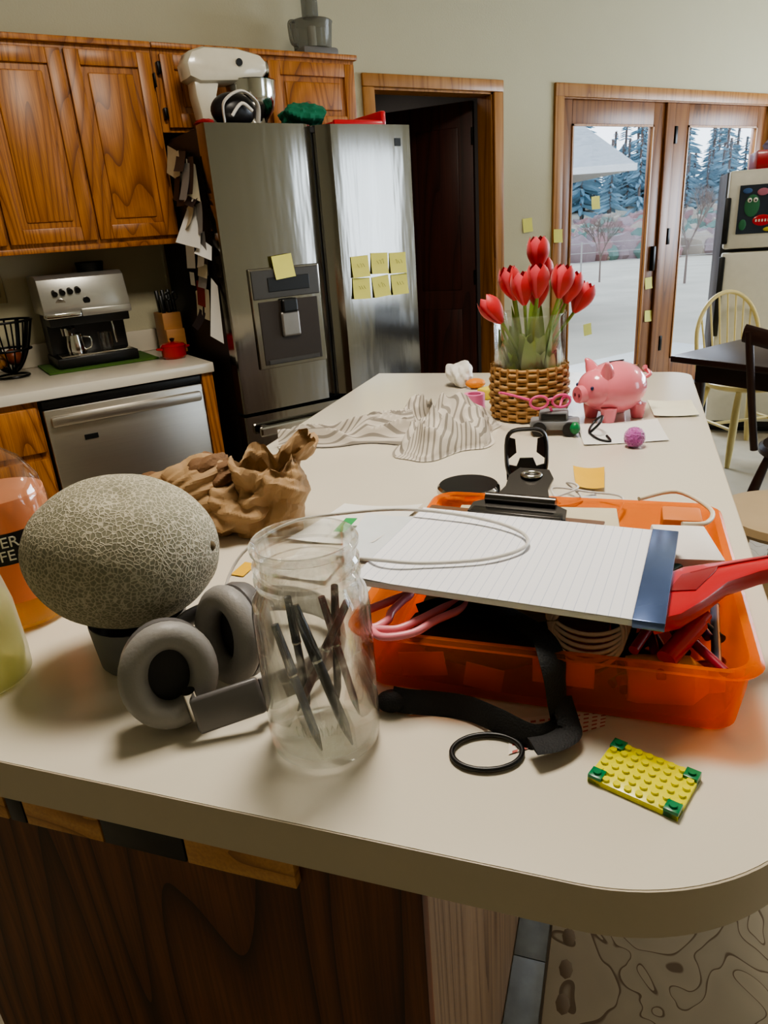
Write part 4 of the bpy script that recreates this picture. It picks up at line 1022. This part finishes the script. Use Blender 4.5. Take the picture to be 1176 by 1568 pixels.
b.tube([(.03,.665,.994),(.065,.668,1.000),(.105,.650,1.002),(.135,.618,1.000),(.148,.592,.996),(.150,.568,.985),(.152,.560,.955),(.155,.557,.925)],.012,web,8,flat=(.0013,.0145),up=(.3,-.35,1))
b.tube([(.155,.556,.935),(.150,.547,.925),(.125,.540,.925),(.095,.562,.93),(.07,.586,.928),(.04,.600,.926),(.010,.602,.93),(-.005,.609,.93)],.012,web,8,flat=(.013,.0014),up=(0,0.5,1))
b.ell((-.006,.609,T+.012),(.017,.013,.011),web,16,rings=10)
b.tube([(.158,.565,.95),(.16,.55,.936),(.158,.537,.930),(.14,.525,.930),(.12,.520,.932)],.012,web,8,flat=(.0014,.012),up=(0.2,0,1))
b.done(50)
b=B('hair_tie'); b.tube([(.080+.033*math.cos(t),.533+.024*math.sin(t),T+.0035) for t in [i*math.pi/8 for i in range(16)]],.0026,black,10,closed=True,sub=3); b.done()
b=B('toy_brick_plate')
yl=mat('brick_yellow','#e2dc18',.25,var=.03,coat=.3); gn=mat('brick_green','#0f7a4c',.25,var=.03,coat=.3)
b.M=Matrix.Translation((.211,.486,T))@Matrix.Rotation(math.radians(-41.5),4,'Z')
pitch=.0098;nx,ny=8,6
b.box((-nx*pitch/2,-ny*pitch/2,0),(nx*pitch/2,ny*pitch/2,.0055),yl,.0003)
for i in range(nx):
    for j in range(ny):
        x=(i-nx/2+.5)*pitch;y=(j-ny/2+.5)*pitch
        if (i in(0,nx-1)) and (j in(0,ny-1)): continue
        b.cyl((x,y,.0055),(x,y,.0078),.0031,yl,16)
for i in(-1,1):
    for j in(-1,1):
        x=i*(nx*pitch/2-.0062);y=j*(ny*pitch/2-.0062)
        b.box((x-.0062,y-.0062,.0),(x+.0062,y+.0062,.0085),gn,.0004)
        b.cyl((x,y,.0085),(x,y,.0105),.0035,gn,14)
b.done()
# ---------------------------------------------------------------- lights
RW=Matrix.Rotation(-AR,4,'Z')
def area(name,loc,target,sx,sy,power,col):
    l=bpy.data.lights.new(name,'AREA'); l.shape='RECTANGLE'; l.size=sx;l.size_y=sy;l.energy=power;l.color=col
    o=bpy.data.objects.new(name,l); bpy.context.collection.objects.link(o); o.location=loc
    o.rotation_euler=(Vector(target)-Vector(loc)).to_track_quat('-Z','Y').to_euler(); return o
area('daylight_window_1',(5.2,YB-.15,1.4),(5.2,3,1.4),1.4,1.8,36,(.66,.83,1))
area('right_fill_light',(XR+.2,.9,1.5),(0,.9,1.2),3.4,1.4,260,(.78,.88,1))  # added area lamp outside the unseen right opening, emulating daylight
area('patio_fill_light',(4.8,5.1,3.0),(3.0,1.0,.6),2.4,1.2,360,(.78,.88,1))  # added lamp above the doors, out of view, boosting the sky's light
k1=RW@Vector((.15,1.35,2.9)); area('ceiling_lamp_kitchen',k1,(k1.x,k1.y,0),.6,.6,55,(1,.92,.79))
area('ceiling_lamp_dining',(4.9,.6,2.9),(4.9,.6,0),.6,.6,32,(1,.93,.83))
area('hall_fill_light',(2.5,5.2,2.4),(2.5,5.2,0),.3,.3,12,(1,.95,.9))  # unseen fill lamp added to brighten the hallway
w=bpy.data.worlds.new('sky'); bpy.context.scene.world=w; w.use_nodes=True; nt=w.node_tree; nt.nodes.clear()
bg=N(nt,'ShaderNodeBackground'); ow=N(nt,'ShaderNodeOutputWorld'); nt.links.new(bg.outputs[0],ow.inputs[0])
tc=N(nt,'ShaderNodeTexCoord'); sz=N(nt,'ShaderNodeSeparateXYZ'); nt.links.new(tc.outputs['Generated'],sz.inputs[0])
rp_=ramp(nt,[(0,(.85,.92,1,1)),(.5,(.6,.76,1,1))]); nt.links.new(sz.outputs[2],rp_.inputs[0]); nt.links.new(rp_.outputs[0],bg.inputs[0]); bg.inputs[1].default_value=2.7
# ---------------------------------------------------------------- camera
cd=bpy.data.cameras.new('camera'); co=bpy.data.objects.new('camera',cd); bpy.context.collection.objects.link(co)
cd.sensor_fit='VERTICAL'; cd.sensor_height=36; cd.lens=36*1108.7/1600; cd.clip_start=.02; cd.clip_end=400
co.matrix_world=RW@Matrix.Translation((0,0,H))@Matrix.Rotation(math.pi/2-.3816,4,'X')@Matrix.Rotation(-.0729,4,'Z')
bpy.context.scene.camera=co
bpy.context.scene.view_settings.view_transform='AgX'
try: bpy.context.scene.view_settings.look='AgX - Medium High Contrast'
except Exception: pass
